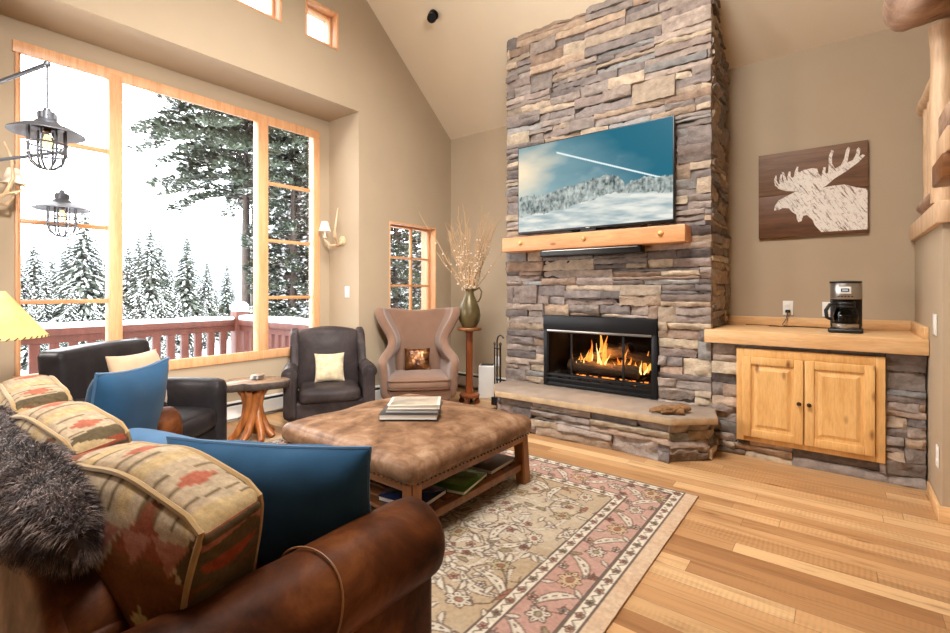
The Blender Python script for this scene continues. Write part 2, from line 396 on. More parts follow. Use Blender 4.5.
hole_wall(b, XR-.16, XR, YN-.2, YJ+.16, -.1, ZS+.1, [W1])
b.box((XR-.16, YJ, -.1), (XL-.25, YJ+.16, ZS)); b.box((XR-.16, YN-.2, -.1), (XL, YN, ZS))
hole_wall(b, XL-.25, XL, YJ, YB+.15, -.1, 4.6, [W2])
b.box((XR-.16, YN-.2, ZS), (XL-.25, YJ+.16, ZS+.12))
hole_wall(b, XL-.25, XL, YN-.2, YJ, ZS, ZR+.2, [W3, W4])
b.box((XL-.25, YREAR-.1, -.1), (XL, YN-.2, ZR+.2))
struct('wall_left', b, M['paint'])
b = MB(); b.box((XL-.25, YB, -.1), (XE+.1, YB+.15, 3.3)); struct('wall_back', b, M['paint'])
b = MB(); b.prism([(XL-.3, YB+.15, 3.10-.83*.15), (XL-.3, RIDGE, ZR), (XL-.3, YREAR-.1, 4.5), (XL-.3, YREAR-.1, 4.7), (XL-.3, RIDGE, ZR+.2), (XL-.3, YB+.15, 3.3-.83*.15)], (XE+.1-XL+.3, 0, 0))
struct('ceiling', b, M['ceilpaint'])
b = MB(); b.prism([(.41, 3.42, 0), (XE, 3.42, 0), (XE, 3.56, 0), (.55, 3.56, 0), (.55, YB, 0), (.41, YB, 0)], (0, 0, 1.545), .006); struct('wall_right', b, M['paint'], smooth=30)
b = MB(); b.box((.55, 3.56, 1.40), (XE, YB, 1.50)); struct('floor_landing', b, M['stairwood'])
b = MB(); b.box((XE, YREAR, -.1), (XE+.15, YB, 6.6)); struct('wall_far_right', b, M['paint'])
b = MB(); b.box((-4.0, YREAR-.15, 0), (XE, YREAR, 4.6))
struct('wall_rear', b, M['paint'])
# base boards
b = MB(); b.box((.396, 3.45, 0), (.409, 3.84, .075), .003); b.box((.396, 3.406, 0), (1.6, 3.419, .085), .003); struct('baseboard_right', b, M['alderh'], smooth=30)
# ------------------------------------------------------------------ windows
def window(name, x, y0, y1, z0, z1, mull, munt, trim, depth, frame=.045, sash=0, glassx=None):
    """wood window in a wall at x facing +x: mullion bars (y centre, width), muntins (ya, yb, z)"""
    gx = glassx if glassx is not None else x-.05
    b = MB()
    if trim:
        t = trim
        b.box((x-.01, y0-t*.3, z1-t), (x+.018, y1+t*.3, z1+t*.5), .004); b.box((x-.01, y0-t*.3, z0-t*.5), (x+.022, y1+t*.3, z0+t), .004)
        tl = .014 if name == 'window_1' else t; b.box((x-.01, y0-tl*.3, z0+t), (x+.018, y0+tl, z1-t), .004); b.box((x-.01, y1-t, z0+t), (x+.018, y1+t*.3, z1-t), .004)
    else:
        t = .0; lw = .018
        b.box((gx-.04, y0, z0), (x+.004, y0+lw, z1), .002); b.box((gx-.04, y1-lw, z0), (x+.004, y1, z1), .002)
        b.box((gx-.04, y0+lw, z1-lw), (x+.004, y1-lw, z1), .002); b.box((gx-.04, y0+lw, z0), (x+.004, y1-lw, z0+lw), .002)
    if frame:
        f = frame
        b.box((gx-.03, y0, z0), (gx+.03, y0+f, z1), .004); b.box((gx-.03, y1-f, z0), (gx+.03, y1, z1), .004)
        b.box((gx-.03, y0+f, z1-f), (gx+.03, y1-f, z1), .004); b.box((gx-.03, y0+f, z0), (gx+.03, y1-f, z0+f), .004)
    w = struct(name, b, M['pine'], smooth=30)
    for yc, wd in mull:
        b = MB(); b.box((gx-.03, yc-wd/2, z0+.01), (x+.02, yc+wd/2, z1-.01), .004); b.build('mullion', M['pine'], w)
    if munt:
        b = MB()
        for ya, yb, za, zb in munt: b.box((gx-.012, ya, za), (gx+.022, yb, zb), .003)
        b.build('muntin', M['pineh'], w)
    b = MB(); b.box((gx-.004, y0+.01, z0+.01), (gx+.001, y1-.01, z1-.01)); b.build('glass_pane', M['glass'], w)
    return w
mt = [(.65, 1.165, z-.016, z+.016) for z in (2.262, 1.675, 1.117)]+[(2.43, 2.92, z-.016, z+.016) for z in (2.25, 1.686, 1.125)]
window('window_1', XR, *W1, [(1.205, .085), (2.378, .10)], mt, .055, 0, .03)
ym = (W2[0]+W2[1])/2+.06
window('window_2', XL, *W2, [], [(ym-.012, ym+.012, .84, 1.92)]+[(3.57, 4.27, z-.012, z+.012) for z in (1.57, 1.25, .95)], 0, 0, .04, glassx=XL-.12)
window('window_3', XL, *W3, [], [], 0, 0, .035, glassx=XL-.12)
window('window_4', XL, *W4, [], [], 0, 0, .035, glassx=XL-.12)
# ------------------------------------------------------------------ ledgestone
class Stones:
    def __init__(s): s.v = []; s.f = []; s.c = []
    def raw(s, vs, fs, col):
        o = len(s.v); s.v += [tuple(v) for v in vs]; s.f += [tuple(i+o for i in f) for f in fs]; s.c += [col]*len(vs)
    def box(s, lo, hi, col):
        (a, b_, c), (d, e, f) = lo, hi
        s.raw([(a, b_, c), (d, b_, c), (d, e, c), (a, e, c), (a, b_, f), (d, b_, f), (d, e, f), (a, e, f)], [(3, 2, 1, 0), (4, 5, 6, 7), (0, 1, 5, 4), (1, 2, 6, 5), (2, 3, 7, 6), (3, 0, 4, 7)], col)
    PAL = [((154, 141, 132), 7), ((134, 123, 118), 5), ((170, 153, 140), 5), ((186, 166, 144), 5), ((192, 174, 150), 2), ((168, 142, 122), 3), ((150, 134, 125), 5), ((150, 146, 142), 3), ((120, 110, 106), 2), ((178, 154, 131), 3)]
    def stone(s, O, U, N, u0, u1, z0, z1, rng, ext0=0, ext1=0, prot=None):
        pal = rng.choices([p for p, w in s.PAL], [w for p, w in s.PAL])[0]
        k = rng.uniform(.87, 1.09); base = np.array(srgb(*[min(255, x*k) for x in pal])[:3])
        d = prot if prot is not None else rng.uniform(.012, .042); w = u1-u0; h = z1-z0
        nx = max(5, min(14, int(w/.032)+2)); nz = max(4, min(8, int(h/.022)+2)); g = .0012
        seed = rng.random()*100; tl = rng.uniform(-.012, .012); tz = rng.uniform(-.01, .01)
        vs = []; cols = []
        for j in range(nz+1):
            for i in range(nx+1):
                fu = i/nx; fz = j/nz
                ed = min(fu*w, (1-fu)*w, fz*h, (1-fz)*h)
                u = u0+g+fu*(w-2*g); z = z0+g+fz*(h-2*g)
                nn = mnoise.noise(Vector((u*9+seed, z*16, seed))); n2 = mnoise.noise(Vector((u*30+seed, z*40, seed)))
                dep = d+nn*.015+n2*.010+tl*(fu-.5)*2+tz*(fz-.5)*2
                if ed < .001: dep -= .006; u += .005*nn; z += .007*n2
                p = Vector(O)+Vector(U)*u+Vector((0, 0, z))+Vector(N)*dep
                vs.append(p); cols.append(base*(1+.16*nn+.10*n2))
        o = len(s.v); W = nx+1; fs = []
        for j in range(nz):
            for i in range(nx): fs.append((j*W+i, j*W+i+1, (j+1)*W+i+1, (j+1)*W+i))
        border = [i for i in range(W)]+[j*W+nx for j in range(1, nz+1)]+[nz*W+i for i in range(nx-1, -1, -1)]+[j*W for j in range(nz-1, 0, -1)]
        nb = len(border); st = len(vs)
        for q in border:
            vs.append(vs[q]-Vector(N)*(d+.035)); cols.append(base*.9)
        for k2 in range(nb): fs.append((border[(k2+1) % nb], border[k2], st+k2, st+(k2+1) % nb))
        s.v += [tuple(v) for v in vs]; s.f += [tuple(i+o for i in f) for f in fs]; s.c += [tuple(np.clip(c, 0, 1)) for c in cols]
    def wall(s, O, U, N, u0, u1, z0, z1, seed, holes=(), hmin=.10, hmax=.19):
        rng = random.Random(seed); rects = []; z = z0
        while z < z1-1e-4:
            H = min(rng.uniform(hmin, hmax), z1-z)
            if z1-z-H < .05: H = z1-z
            u = u0-rng.uniform(0, .25)
            while u < u1:
                L = rng.uniform(.28, .72); q = rng.random()
                if q < .2: rects.append((u, u+L*.55, z, z+H)); u += L*.55; continue
                k = 2 if H < .13 else rng.choice([2, 3, 3, 4]); cuts = sorted([0]+[(i+rng.uniform(-.22, .22))/k for i in range(1, k)]+[1])
                for a, c in zip(cuts, cuts[1:]):
                    uu = u
                    if rng.random() < .45:
                        m = u+L*rng.uniform(.3, .7); rects.append((u, m, z+a*H, z+c*H)); uu = m
                    rects.append((uu, u+L, z+a*H, z+c*H))
                u += L
            z += H
        out = []
        for r in rects:
            r = (max(r[0], u0), min(r[1], u1), r[2], r[3]); ps = [r]
            for h in holes:
                nxt = []
                for a, c, d, e in ps:
                    if a >= h[1] or c <= h[0] or d >= h[3] or e <= h[2]: nxt.append((a, c, d, e)); continue
                    if a < h[0]: nxt.append((a, h[0], d, e))
                    if c > h[1]: nxt.append((h[1], c, d, e))
                    a2, c2 = max(a, h[0]), min(c, h[1])
                    if d < h[2]: nxt.append((a2, c2, d, h[2]))
                    if e > h[3]: nxt.append((a2, c2, h[3], e))
                ps = nxt
            out += [p for p in ps if p[1]-p[0] > .015 and p[3]-p[2] > .010]
        for a, c, d, e in out: s.stone(O, U, N, a, c, d, e, rng)
    def build(s, name, parent=None):
        me = bpy.data.meshes.new(name)
        inv = mat_of(parent).inverted() if parent else Matrix()
        me.from_pydata([tuple(inv @ Vector(v)) for v in s.v], [], s.f); me.materials.append(M['stone'])
        a = me.color_attributes.new('Col', 'FLOAT_COLOR', 'POINT'); col = np.ones((len(s.v), 4), np.float32); col[:, :3] = np.array(s.c); a.data.foreach_set('color', col.ravel())
        me.polygons.foreach_set('use_smooth', [True]*len(me.polygons)); me.set_sharp_from_angle(angle=R(38))
        o = bpy.data.objects.new(name, me); C.objects.link(o); o.parent = parent; return o
MORT = srgb(58, 50, 46)[:3]
FBX = (-2.196, -1.162, .325, .968)        # firebox opening in the facing
CX0, CX1, YF = -2.60, -.80, 3.93
fp = thing('fireplace', 'tall ledgestone chimney with black glass-door firebox and raised stone hearth', 'fireplace', ((CX0+CX1)/2, 4.2, 0))
S = Stones()
CT = 3.10+.83*(YB-YF)+.05
for lo, hi in (((CX0, YF, 0), (FBX[0], YB, CT)), ((FBX[1], YF, 0), (CX1, YB, CT)), ((FBX[0], YF, FBX[3]), (FBX[1], YB, CT)), ((FBX[0], YF, 0), (FBX[1], YB, FBX[2])), ((FBX[0], YF+.5, FBX[2]), (FBX[1], YB, FBX[3]))): S.box(lo, hi, MORT)
S.wall((0, YF, 0), (1, 0, 0), (0, -1, 0), CX0-.02, CX1+.025, 0, CT, 11, [(FBX[0], FBX[1], FBX[2], FBX[3]), (-2.45, -.86, -.1, .30)])
S.wall((CX1, YF, 0), (0, 1, 0), (1, 0, 0), 0, YB-YF-.01, .90, CT, 5, hmin=.08, hmax=.17)
S.wall((CX0, YF, 0), (0, -1, 0), (-1, 0, 0), -(YB-YF), 0, 0, CT, 6, hmin=.08, hmax=.17)
S.build('stone_facing', fp)
# raised hearth: stone base with chamfered ends and a sandstone slab
S = Stones()
HB = [(-2.50, 3.90), (-2.52, 3.66), (-2.36, 3.46), (-.955, 3.46), (-.76, 3.66), (-.76, 3.90)]
zt = .268
for i, (p, q) in enumerate(zip(HB, HB[1:])):
    p = Vector((*p, 0)); q = Vector((*q, 0)); U = (q-p).normalized(); N = Vector((U.y, -U.x, 0)); L = (q-p).length
    S.wall(p, U, N, -.012 if i in (2, 3) else 0, L+(.012 if i in (1, 2) else 0), .0, zt, 30+i, hmin=.12, hmax=.16)
n0 = len(S.v); P = [(x, y, z) for z in (0, zt) for x, y in HB]; m = len(HB)
S.raw(P, [tuple(range(m))[::-1], tuple(range(m, 2*m))]+[(i, (i+1) % m, (i+1) % m+m, i+m) for i in range(m)], MORT)
S.build('hearth_base', fp)
HS = [(-2.585, 3.90), (-2.585, 3.64), (-2.40, 3.395), (-.925, 3.395), (-.675, 3.62), (-.735, 3.80), (-.735, 3.90)]
b = MB(); b.prism([(x, y, zt+.002) for x, y in HS], (0, 0, .05), .006, 2)
for f in b.b.faces: f.material_index = 1 if abs(f.normal.z) < .5 else 0
b.build('hearth_slab', [M['slabstone'], M['slabedge']], fp, world=True)
# black fireplace insert
x0, x1, z0, z1 = FBX; b = MB()
b.box((x0+.004, YF-.055, z1-.13), (x1-.004, YF+.02, z1-.002), .004)             # hood
b.box((x0+.004, YF-.045, z0+.002), (x0+.045, YF+.02, z1-.13), .003); b.box((x1-.045, YF-.045, z0+.002), (x1-.004, YF+.02, z1-.13), .003)
b.box((x0+.045, YF-.045, z0+.002), (x1-.045, YF+.02, z0+.03), .003); b.box((x0+.045, YF-.05, z0+.055), (x1-.045, YF+.02, z0+.075), .003)
b.box((x0+.045, YF-.03, z0+.03), (x1-.045, YF+.0, z0+.055)); b.box((x0+.045, YF-.05, z0+.092), (x1-.045, YF+.02, z0+.11), .003)
for k in range(9): b.box((x0+.1+k*.095, YF-.048, z0+.078), (x0+.16+k*.095, YF-.03, z0+.09))
b.build('insert_frame', M['black'], fp, world=True)
b = MB(); b.box((x0+.045, YF-.058, z1-.148), (x1-.045, YF-.04, z1-.13), .003); b.build('hood_trim', M['steel'], fp, world=True)
zi0, zi1 = z0+.11, z1-.148; wd = (x1-x0-.09)/4
for k, (a, c) in enumerate(((0, 1), (1, 3), (3, 4))):
    dr = MB(); xa, xb = x0+.045+a*wd, x0+.045+c*wd; t = .008
    dr.box((xa, YF-.036, zi0), (xa+t, YF-.022, zi1)); dr.box((xb-t, YF-.036, zi0), (xb, YF-.022, zi1)); dr.box((xa, YF-.036, zi1-t), (xb, YF-.022, zi1)); dr.box((xa, YF-.036, zi0), (xb, YF-.022, zi0+t))
    d = dr.build('glass_door', M['black'], fp, world=True)
    g = MB(); g.box((xa+t, YF-.031, zi0+t), (xb-t, YF-.027, zi1-t)); go = g.build('pane', M['fireglass'], d); go.data.transform(mat_of(fp).inverted())
b = MB(); yb = YF+.48
b.quad((x0+.01, YF, z0+.06), (x1-.01, YF, z0+.06), (x1-.12, yb, z0+.06), (x0+.12, yb, z0+.06)); b.quad((x0+.12, yb, z0+.06), (x1-.12, yb, z0+.06), (x1-.12, yb, z1), (x0+.12, yb, z1))
b.quad((x0+.01, YF, z0+.06), (x0+.12, yb, z0+.06), (x0+.12, yb, z1), (x0+.01, YF, z1)); b.quad((x1-.01, YF, z0+.06), (x1-.12, yb, z0+.06), (x1-.12, yb, z1), (x1-.01, YF, z1)); b.quad((x0, YF, z1-.003), (x1, YF, z1-.003), (x1-.1, yb, z1-.003), (x0+.1, yb, z1-.003))
b.build('firebox_lining', M['soot'], fp, smooth=0, world=True)
# grate, firewood, flames inside
zf = z0+.062
gr = thing('fire_grate', 'black iron grate holding burning logs in firebox', 'grate', (-1.66, YF+.2, zf)); b = MB()
for k in range(8):
    x = -.36+k*.1; b.tube([(x, -.14, .06), (x, .12, .06), (x, .16, .16)], .008, 6)
b.tube([(-.4, -.1, .05), (.38, -.1, .05)], .008, 6); b.tube([(-.4, .1, .05), (.38, .1, .05)], .008, 6)
b.build('grate_bars', M['black'], gr)
b = MB()
for x in (-.36, .34):
    for y in (-.1, .1): b = MB(); b.tube([(x, y, 0), (x, y, .05)], .008, 6); b.build('leg', M['black'], gr)
def firelog(p, q, r, lab, seed):
    rng = random.Random(seed); b = MB(); p = Vector(p); q = Vector(q); N = 9
    pts = [p.lerp(q, i/N)+Vector((0, rng.uniform(-.006, .006), rng.uniform(-.006, .006))) for i in range(N+1)]
    vs = b.tube(pts, [r*rng.uniform(.88, 1.1) for _ in pts], 11)
    o = b.build('firewood_log', M['log'], smooth=50); tag(o, lab, 'log', 'burning logs on the grate'); return o
yg = YF+.2
firelog((-2.02, yg-.06, zf+.115), (-1.36, yg-.09, zf+.11), .056, 'front charred log lying flat across the fire grate', 1)
firelog((-1.95, yg+.07, zf+.12), (-1.32, yg+.09, zf+.125), .062, 'rear charred log lying flat behind the front log', 2)
firelog((-1.99, yg+.0, zf+.13), (-1.46, yg+.0, zf+.30), .05, 'tilted split log leaning up to the right over the two flat logs', 3)
firelog((-1.70, yg-.02, zf+.30), (-1.27, yg+.04, zf+.20), .046, 'topmost burning log sloping down to the right', 4)
def flame(b, x, y, z, h, w, rng, lean=0):
    N = 8; pts = []; rad = []
    for i in range(N+1):
        t = i/N; pts.append((x+lean*t*h+.012*math.sin(5*t+x*40), y+.008*math.cos(6*t+x*30), z+h*t)); rad.append(max(.001, w*(math.sin(PI*min(1, t*.85+.15))**1.1)*(1-t*.75)))
    b.tube(pts, rad, 7)
rng = random.Random(8); b = MB()
for x, h in ((-1.86, .17), (-1.80, .26), (-1.745, .38), (-1.70, .33), (-1.66, .24), (-1.90, .13), (-1.50, .20), (-1.47, .13), (-1.34, .19), (-1.31, .12), (-1.58, .12), (-1.95, .1), (-1.40, .1), (-1.25, .1)):
    b.mi = 0; flame(b, x, yg-.03+rng.uniform(-.05, .05), zf+.10, h, .030*(.6+h), rng, rng.uniform(-.1, .25))
    b.mi = 1; flame(b, x+.005, yg-.085+rng.uniform(-.02, .02), zf+.10, h*.62, .016*(.6+h), rng, rng.uniform(-.1, .2))
fl = b.build('fire_flames', [M['flame'], M['flamecore']]); tag(fl, 'orange flames rising from burning logs in firebox', 'fire', kind='stuff')
b = MB()
for k in range(46): x = -1.66+rng.uniform(-.34, .36); y = yg+rng.uniform(-.1, .1); s_ = rng.uniform(.012, .026); b.soft((x, y, zf+.008), (s_*1.5, s_, s_*.7), .006, n=3)
tag(b.build('ember_bed', M['ember']), 'glowing embers scattered beneath the grate', 'embers', kind='stuff')
# mantel, television, sound bar
mz0, mz1 = 1.558, 1.69
o = thing('mantel_shelf', 'pine beam mantel with round pegs on stone chimney below television', 'mantel', (-1.73, 3.81, mz0)); b = MB()
vs = b.box((-2.55, 3.725, mz0), (-.915, 3.935, mz1), .008)
b.build('beam', M['mantel'], o, world=True)
for x in (-2.34, -1.715, -1.09):
    b = MB(); b.lathe([(.001, .022), (.012, .02), (.019, .012), (.021, 0)], 14)
    for v in b.b.verts: v.co = Vector((x, 3.726-v.co.z, 1.632))+Vector((v.co.x, 0, v.co.y))
    b.build('peg', M['alder'], o, world=True)
tv = thing('television', 'large flat screen television showing snowy hill under teal sky', 'television', (-1.73, 3.84, mz1))
tx0, tx1, tz0, tz1 = -2.435, -1.018, 1.728, 2.545
b = MB(); b.box((tx0, 3.825, tz0), (tx1, 3.862, tz1), .004); b.box((tx0+.3, 3.86, tz0+.1), (tx1-.3, 3.90, tz1-.25), .01)
b.build('housing', M['blackp'], tv, world=True)
b = MB(); b.box((-2.0, 3.80, mz1+.0005), (-1.46, 3.88, mz1+.012), .003); b.box((-1.80, 3.835, mz1+.008), (-1.66, 3.858, tz0+.02)); b.build('stand', M['blackp'], tv, world=True)
b = MB(); b.box((-1.745, 3.8235, tz0+.005), (-1.71, 3.8248, tz0+.012)); b.build('badge', M['steel'], tv, world=True)
NX, NZ = 400, 230; b = MB(); bw = .009
gv = [[b.b.verts.new((tx0+bw+(tx1-tx0-2*bw)*i/NX, 3.8225, tz0+.018+(tz1-tz0-.018-bw)*j/NZ)) for i in range(NX+1)] for j in range(NZ+1)]
for j in range(NZ):
    for i in range(NX): b.b.faces.new((gv[j][i], gv[j][i+1], gv[j+1][i+1], gv[j+1][i]))
sc = b.build('screen', M['screen'], tv, smooth=0, world=True)
def vnoise(x, y, seed=0, octv=4):
    """cheap vectorised value noise in 0..1"""
    out = 0; amp = .5; tot = 0
    for o_ in range(octv):
        xi = np.floor(x).astype(int); yi = np.floor(y).astype(int); fx = x-xi; fy = y-yi; fx = fx*fx*(3-2*fx); fy = fy*fy*(3-2*fy)
        def hsh(a, c):
            hh = (a*374761393+c*668265263+(seed+o_)*2147483) & 0x7fffffff; hh = ((hh ^ (hh >> 13))*1274126177) & 0x7fffffff; return (hh ^ (hh >> 16)) % 10007/10007.
        out = out+amp*((hsh(xi, yi)*(1-fx)+hsh(xi+1, yi)*fx)*(1-fy)+(hsh(xi, yi+1)*(1-fx)+hsh(xi+1, yi+1)*fx)*fy); tot += amp; amp *= .5; x = x*2.03+7; y = y*2.03+3
    return out/tot
def lin(c): c = np.asarray(c, float)/255; return np.where(c <= .04045, c/12.92, ((c+.055)/1.055)**2.4)
def picture(co):
    u = (co[:, 0]-co[:, 0].min())/np.ptp(co[:, 0]); v = (co[:, 2]-co[:, 2].min())/np.ptp(co[:, 2])
    L3 = lambda a, c, t: a[None]*(1-t[:, None])+c[None]*t[:, None]
    cl = vnoise(u*4, v*5, 3)
    t = np.clip(u*.9+.15+(v-.5)*.55-.25*(cl-.5), 0, 1)
    sky = L3(lin((168, 196, 198)), lin((28, 104, 126)), t)
    glow = np.clip(1-np.hypot(u*1.5, (v-.68)*1.25)/.5+(cl-.5)*.8, 0, 1); sky = sky*(1-glow[:, None])+lin((255, 232, 196))[None]*glow[:, None]
    pf = np.clip(vnoise(u*7+3, v*10, 8)*1.6-.85, 0, 1)*np.clip(1-np.hypot(u-.5, (v-.7))/.3, 0, 1); sky = sky*(1-pf[:, None])+lin((190, 206, 206))*pf[:, None]
    d = np.abs((v-.87)+(u-.285)*.69); on = (u > .285) & (u < .955) & (d < .010-.003*np.clip(u-.3, 0, 1)); sky[on] = lin((226, 240, 240))
    h1 = np.interp(u, [0, .1, .3, .45, .55, .62, .69, .74, .80, .87, .93, 1], [.41, .42, .44, .485, .52, .53, .49, .40, .43, .46, .42, .44])+.02*(vnoise(u*26, u*0, 5)-.5)*2; h1 = h1+.03*(vnoise(u*70, u*0, 6)-.5)
    tr = v < h1; tn = .6*vnoise(u*90, v*26, 9)+.4*vnoise(u*24, v*30, 19); col = L3(lin((46, 68, 70)), lin((206, 214, 208)), np.clip(tn*1.9-.45, 0, 1)); sky[tr] = col[tr]
    h2 = np.interp(u, [0, .1, .3, .5, .66, .8, 1], [.20, .19, .22, .26, .34, .31, .28])+.05*(vnoise(u*11, u*0, 2)-.5); h2 = h2+.04*(vnoise(u*40, v*9, 12)-.5)
    sn = v < h2; s1 = vnoise(u*9+v*8, v*26, 4); col = L3(lin((132, 160, 170)), lin((232, 232, 222)), np.clip(s1*1.7-.3+.2*u, 0, 1)); sky[sn] = col[sn]
    bush = (u < 0) & (np.hypot((u-.935)/.05, (v-.24)/.11) < 1) & (vnoise(u*60, v*40, 21) > .5); sky[bush] = lin((110, 120, 112))
    rt = (u < 0) & (np.abs(v-.36) < .14*(1+.2*np.sin(u*200))) ; k = rt & (vnoise(u*60, v*50, 15) > .42); sky[k] = lin((120, 136, 134))
    return sky
setcol(sc, picture)
o = thing('soundbar', 'slim black soundbar hanging beneath the pine mantel', 'soundbar', (-1.71, 3.80, 1.49)); b = MB()
b.box((-2.165, 3.765, 1.497), (-1.252, 3.872, 1.562), .012, 3); b.build('housing', M['blackp'], o, world=True)
b = MB(); b.box((-2.14, 3.7625, 1.545), (-1.28, 3.766, 1.551)); b.build('trim_strip', M['steel'], o, world=True)
for bx0 in (-2.0, -1.46): b = MB(); b.box((bx0, 3.80, 1.556), (bx0+.04, 3.86, 1.562)); b.build('bracket', M['black'], o, world=True)
# ------------------------------------------------------------------ built-in counter
S = Stones(); CB = (-.603, .216, .125, .786)
sb = thing('stone_cabinet_base', 'low ledgestone wall around cabinet doors beneath the counter', 'stone base', (-.2, 4.1, 0))
S.box((CX1+.02, YF, 0), (CB[0], 4.57, .80), MORT); S.box((CB[1], YF, 0), (.405, 4.57, .80), MORT); S.box((CB[0], YF, 0), (CB[1], 4.57, CB[2]), MORT); S.box((CB[0], YF+.5, CB[2]), (CB[1], 4.57, .80), MORT)
S.wall((0, YF, 0), (1, 0, 0), (0, -1, 0), CX1+.03, .402, 0, .815, 17, [CB])
S.build('stone_facing', sb)
cab = thing('base_cabinet', 'knotty alder two-door cabinet set into stone base under counter', 'cabinet', (-.19, 4.05, CB[2])); b = MB()
x0, x1, z0, z1 = CB; e = .002; f = .05
b.box((x0+e, 3.868, z0+e), (x0+f, 3.90, z1-e), .003); b.box((x1-f, 3.868, z0+e), (x1-e, 3.90, z1-e), .003); b.box((x0+f, 3.868, z1-.06), (x1-f, 3.90, z1-e), .003); b.box((x0+f, 3.868, z0+e), (x1-f, 3.90, z0+.05), .003)
b.box((-.2075, 3.870, z0+.05), (-.1905, 3.90, z1-.06)); b.box((x0+.01, 3.90, z0+.01), (x1-.01, YF+.45, z1-.01))
b.build('face_frame', M['alder'], cab, world=True)
for xa, xb, kx in ((-.560, -.203, -.225), (-.195, .164, -.170)):
    za, zb, s_ = .165, .728, .052; b = MB()
    b.box((xa, 3.845, za), (xa+s_, 3.866, zb), .004); b.box((xb-s_, 3.845, za), (xb, 3.866, zb), .004); b.box((xa+s_, 3.845, zb-s_), (xb-s_, 3.866, zb), .004); b.box((xa+s_, 3.845, za), (xb-s_, 3.866, za+s_), .004)
    d = b.build('door', M['alder'], cab, world=True)
    b = MB(); b.box((xa+s_, 3.855, za+s_), (xb-s_, 3.866, zb-s_)); i_ = s_+.018
    A = [(xa+i_, 3.8555, za+i_), (xb-i_, 3.8555, za+i_), (xb-i_, 3.8555, zb-i_), (xa+i_, 3.8555, zb-i_)]; i_ += .022
    Bq = [(xa+i_, 3.847, za+i_), (xb-i_, 3.847, za+i_), (xb-i_, 3.847, zb-i_), (xa+i_, 3.847, zb-i_)]
    b.quad(*Bq)
    for k in range(4): b.quad(A[k], A[(k+1) % 4], Bq[(k+1) % 4], Bq[k])
    p = b.build('raised_panel', M['alder'], d, smooth=0); p.data.transform(mat_of(cab).inverted())
    b = MB(); b.lathe([(.005, 0), (.005, .012), (.013, .016), (.014, .022), (.008, .029), (.001, .030)], 14)
    for v in b.b.verts: v.co = Vector((kx+v.co.x, 3.845-v.co.z, .44+v.co.y))
    k_ = b.build('knob', M['bronze'], d); k_.data.transform(mat_of(cab).inverted())
ct = thing('countertop', 'pale maple wood countertop with backsplash spanning over cabinet', 'countertop', (-.19, 4.2, .81)); b = MB()
b.box((-.81, 3.84, .812), (.408, 3.872, .909), .005); b.box((-.772, 3.872, .875), (.408, 4.575, .909), .003); b.box((-.772, 3.872, .812), (.408, 3.90, .875))
b.build('slab', M['alderh'], ct, world=True)
b = MB(); b.box((-.775, 4.55, .9095), (.408, 4.577, .98), .003); b.box((.386, 3.86, .9095), (.408, 4.55, .98), .003); b.build('backsplash', M['alderh'], ct, world=True)
# wall plates
def plate(name, lab, c, axis, w=.07, h=.115, toggles='outlet', grp=None):
    """cover plate on a wall; axis: outward normal"""
    o = thing(name, lab, 'outlet' if toggles == 'outlet' else 'switch', c, {'-y': 0, '+x': PI/2, '-x': -PI/2}[axis], grp)
    b = MB(); b.box((-w/2, -.006, -h/2), (w/2, 0, h/2), .002); b.build('cover_plate', M['white'], o)
    b = MB()
    if toggles == 'outlet':
        for z in (-.027, .027): b = MB(); b.box((-.017, -.0085, z-.014), (.017, -.0055, z+.014), .003); b.build('socket', M['white'], o)
    else:
        b.box((-.017, -.0085, -.035), (.017, -.0055, .035), .003); b.build('rocker', M['white'], o)
    return o
plate('wall_outlet', 'white wall outlet above counter with black plug in it', (-.343, YB-.001, 1.055), '-y')
plate('wall_outlet', 'white wall outlet partly hidden behind coffee maker', (-.085, YB-.001, 1.05), '-y')
plate('light_switch', 'white double switch plate on right wall above counter end', (.409, 3.62, 1.01), '-x', .115, .115, 'switch')
plate('wall_outlet', 'white outlet low on right wall near floor', (.409, 3.53, .31), '-x')
plate('light_switch', 'white rocker switch on window recess jamb below antler sconce', (-4.105, YJ-.001, 1.18), '-y', .07, .115, 'switch')
plate('wall_outlet', 'white outlet on back wall left of chimney above heater', (-3.19, YB-.001, .365), '-y')
# coffee maker + cord
cm = thing('coffee_maker', 'black and steel drip coffee maker standing on wooden counter', 'coffee maker', (.022, 4.16, .91), R(-2))
b = MB(); b.box((-.095, -.115, .0), (.095, .1, .028), .012, 3); b.build('base', M['blackp'], cm)
b = MB(); b.lathe([(.070, .0285), (.072, .031), (.072, .058), (.066, .062)], 28, (0, -.03, 0)); b.build('warming_plate', M['steel'], cm)
b = MB(); b.box((-.088, .03, .028), (.088, .1, .34), .014, 3); b.build('rear_tower', M['blackp'], cm)
b = MB(); b.lathe([(.04, .225), (.083, .228), (.086, .235), (.086, .332), (.083, .337)], 32, (0, -.018, 0)); b.build('steel_housing', M['steel'], cm)
b = MB(); b.lathe([(.088, .336), (.09, .341), (.088, .349), (.05, .353), (.001, .354)], 32, (0, -.018, 0)); b.build('lid', M['blackp'], cm)
b = MB(); b.box((-.033, -.1115, .265), (.033, -.092, .312), .003); p = b.build('control_panel', M['white'], cm)
b = MB(); b.box((-.022, -.1135, .278), (.022, -.1105, .300)); b.build('display', M['blackp'], p)
b = MB(); b.box((-.016, -.1145, .283), (.016, -.1132, .295)); b.build('digits', M['lcd'], p)
b = MB()
for k in range(5): b.box((-.04+k*.018, -.1058+.0012*abs(k-2), .244), (-.030+k*.018, -.09, .250))
b.build('button', M['blackp'], cm)
b = MB(); b.lathe([(.05, .0625), (.066, .066), (.072, .095), (.068, .14), (.052, .18), (.048, .19)], 28, (0, -.03, 0), True); cf = b.build('carafe', M['jarglass'], cm)
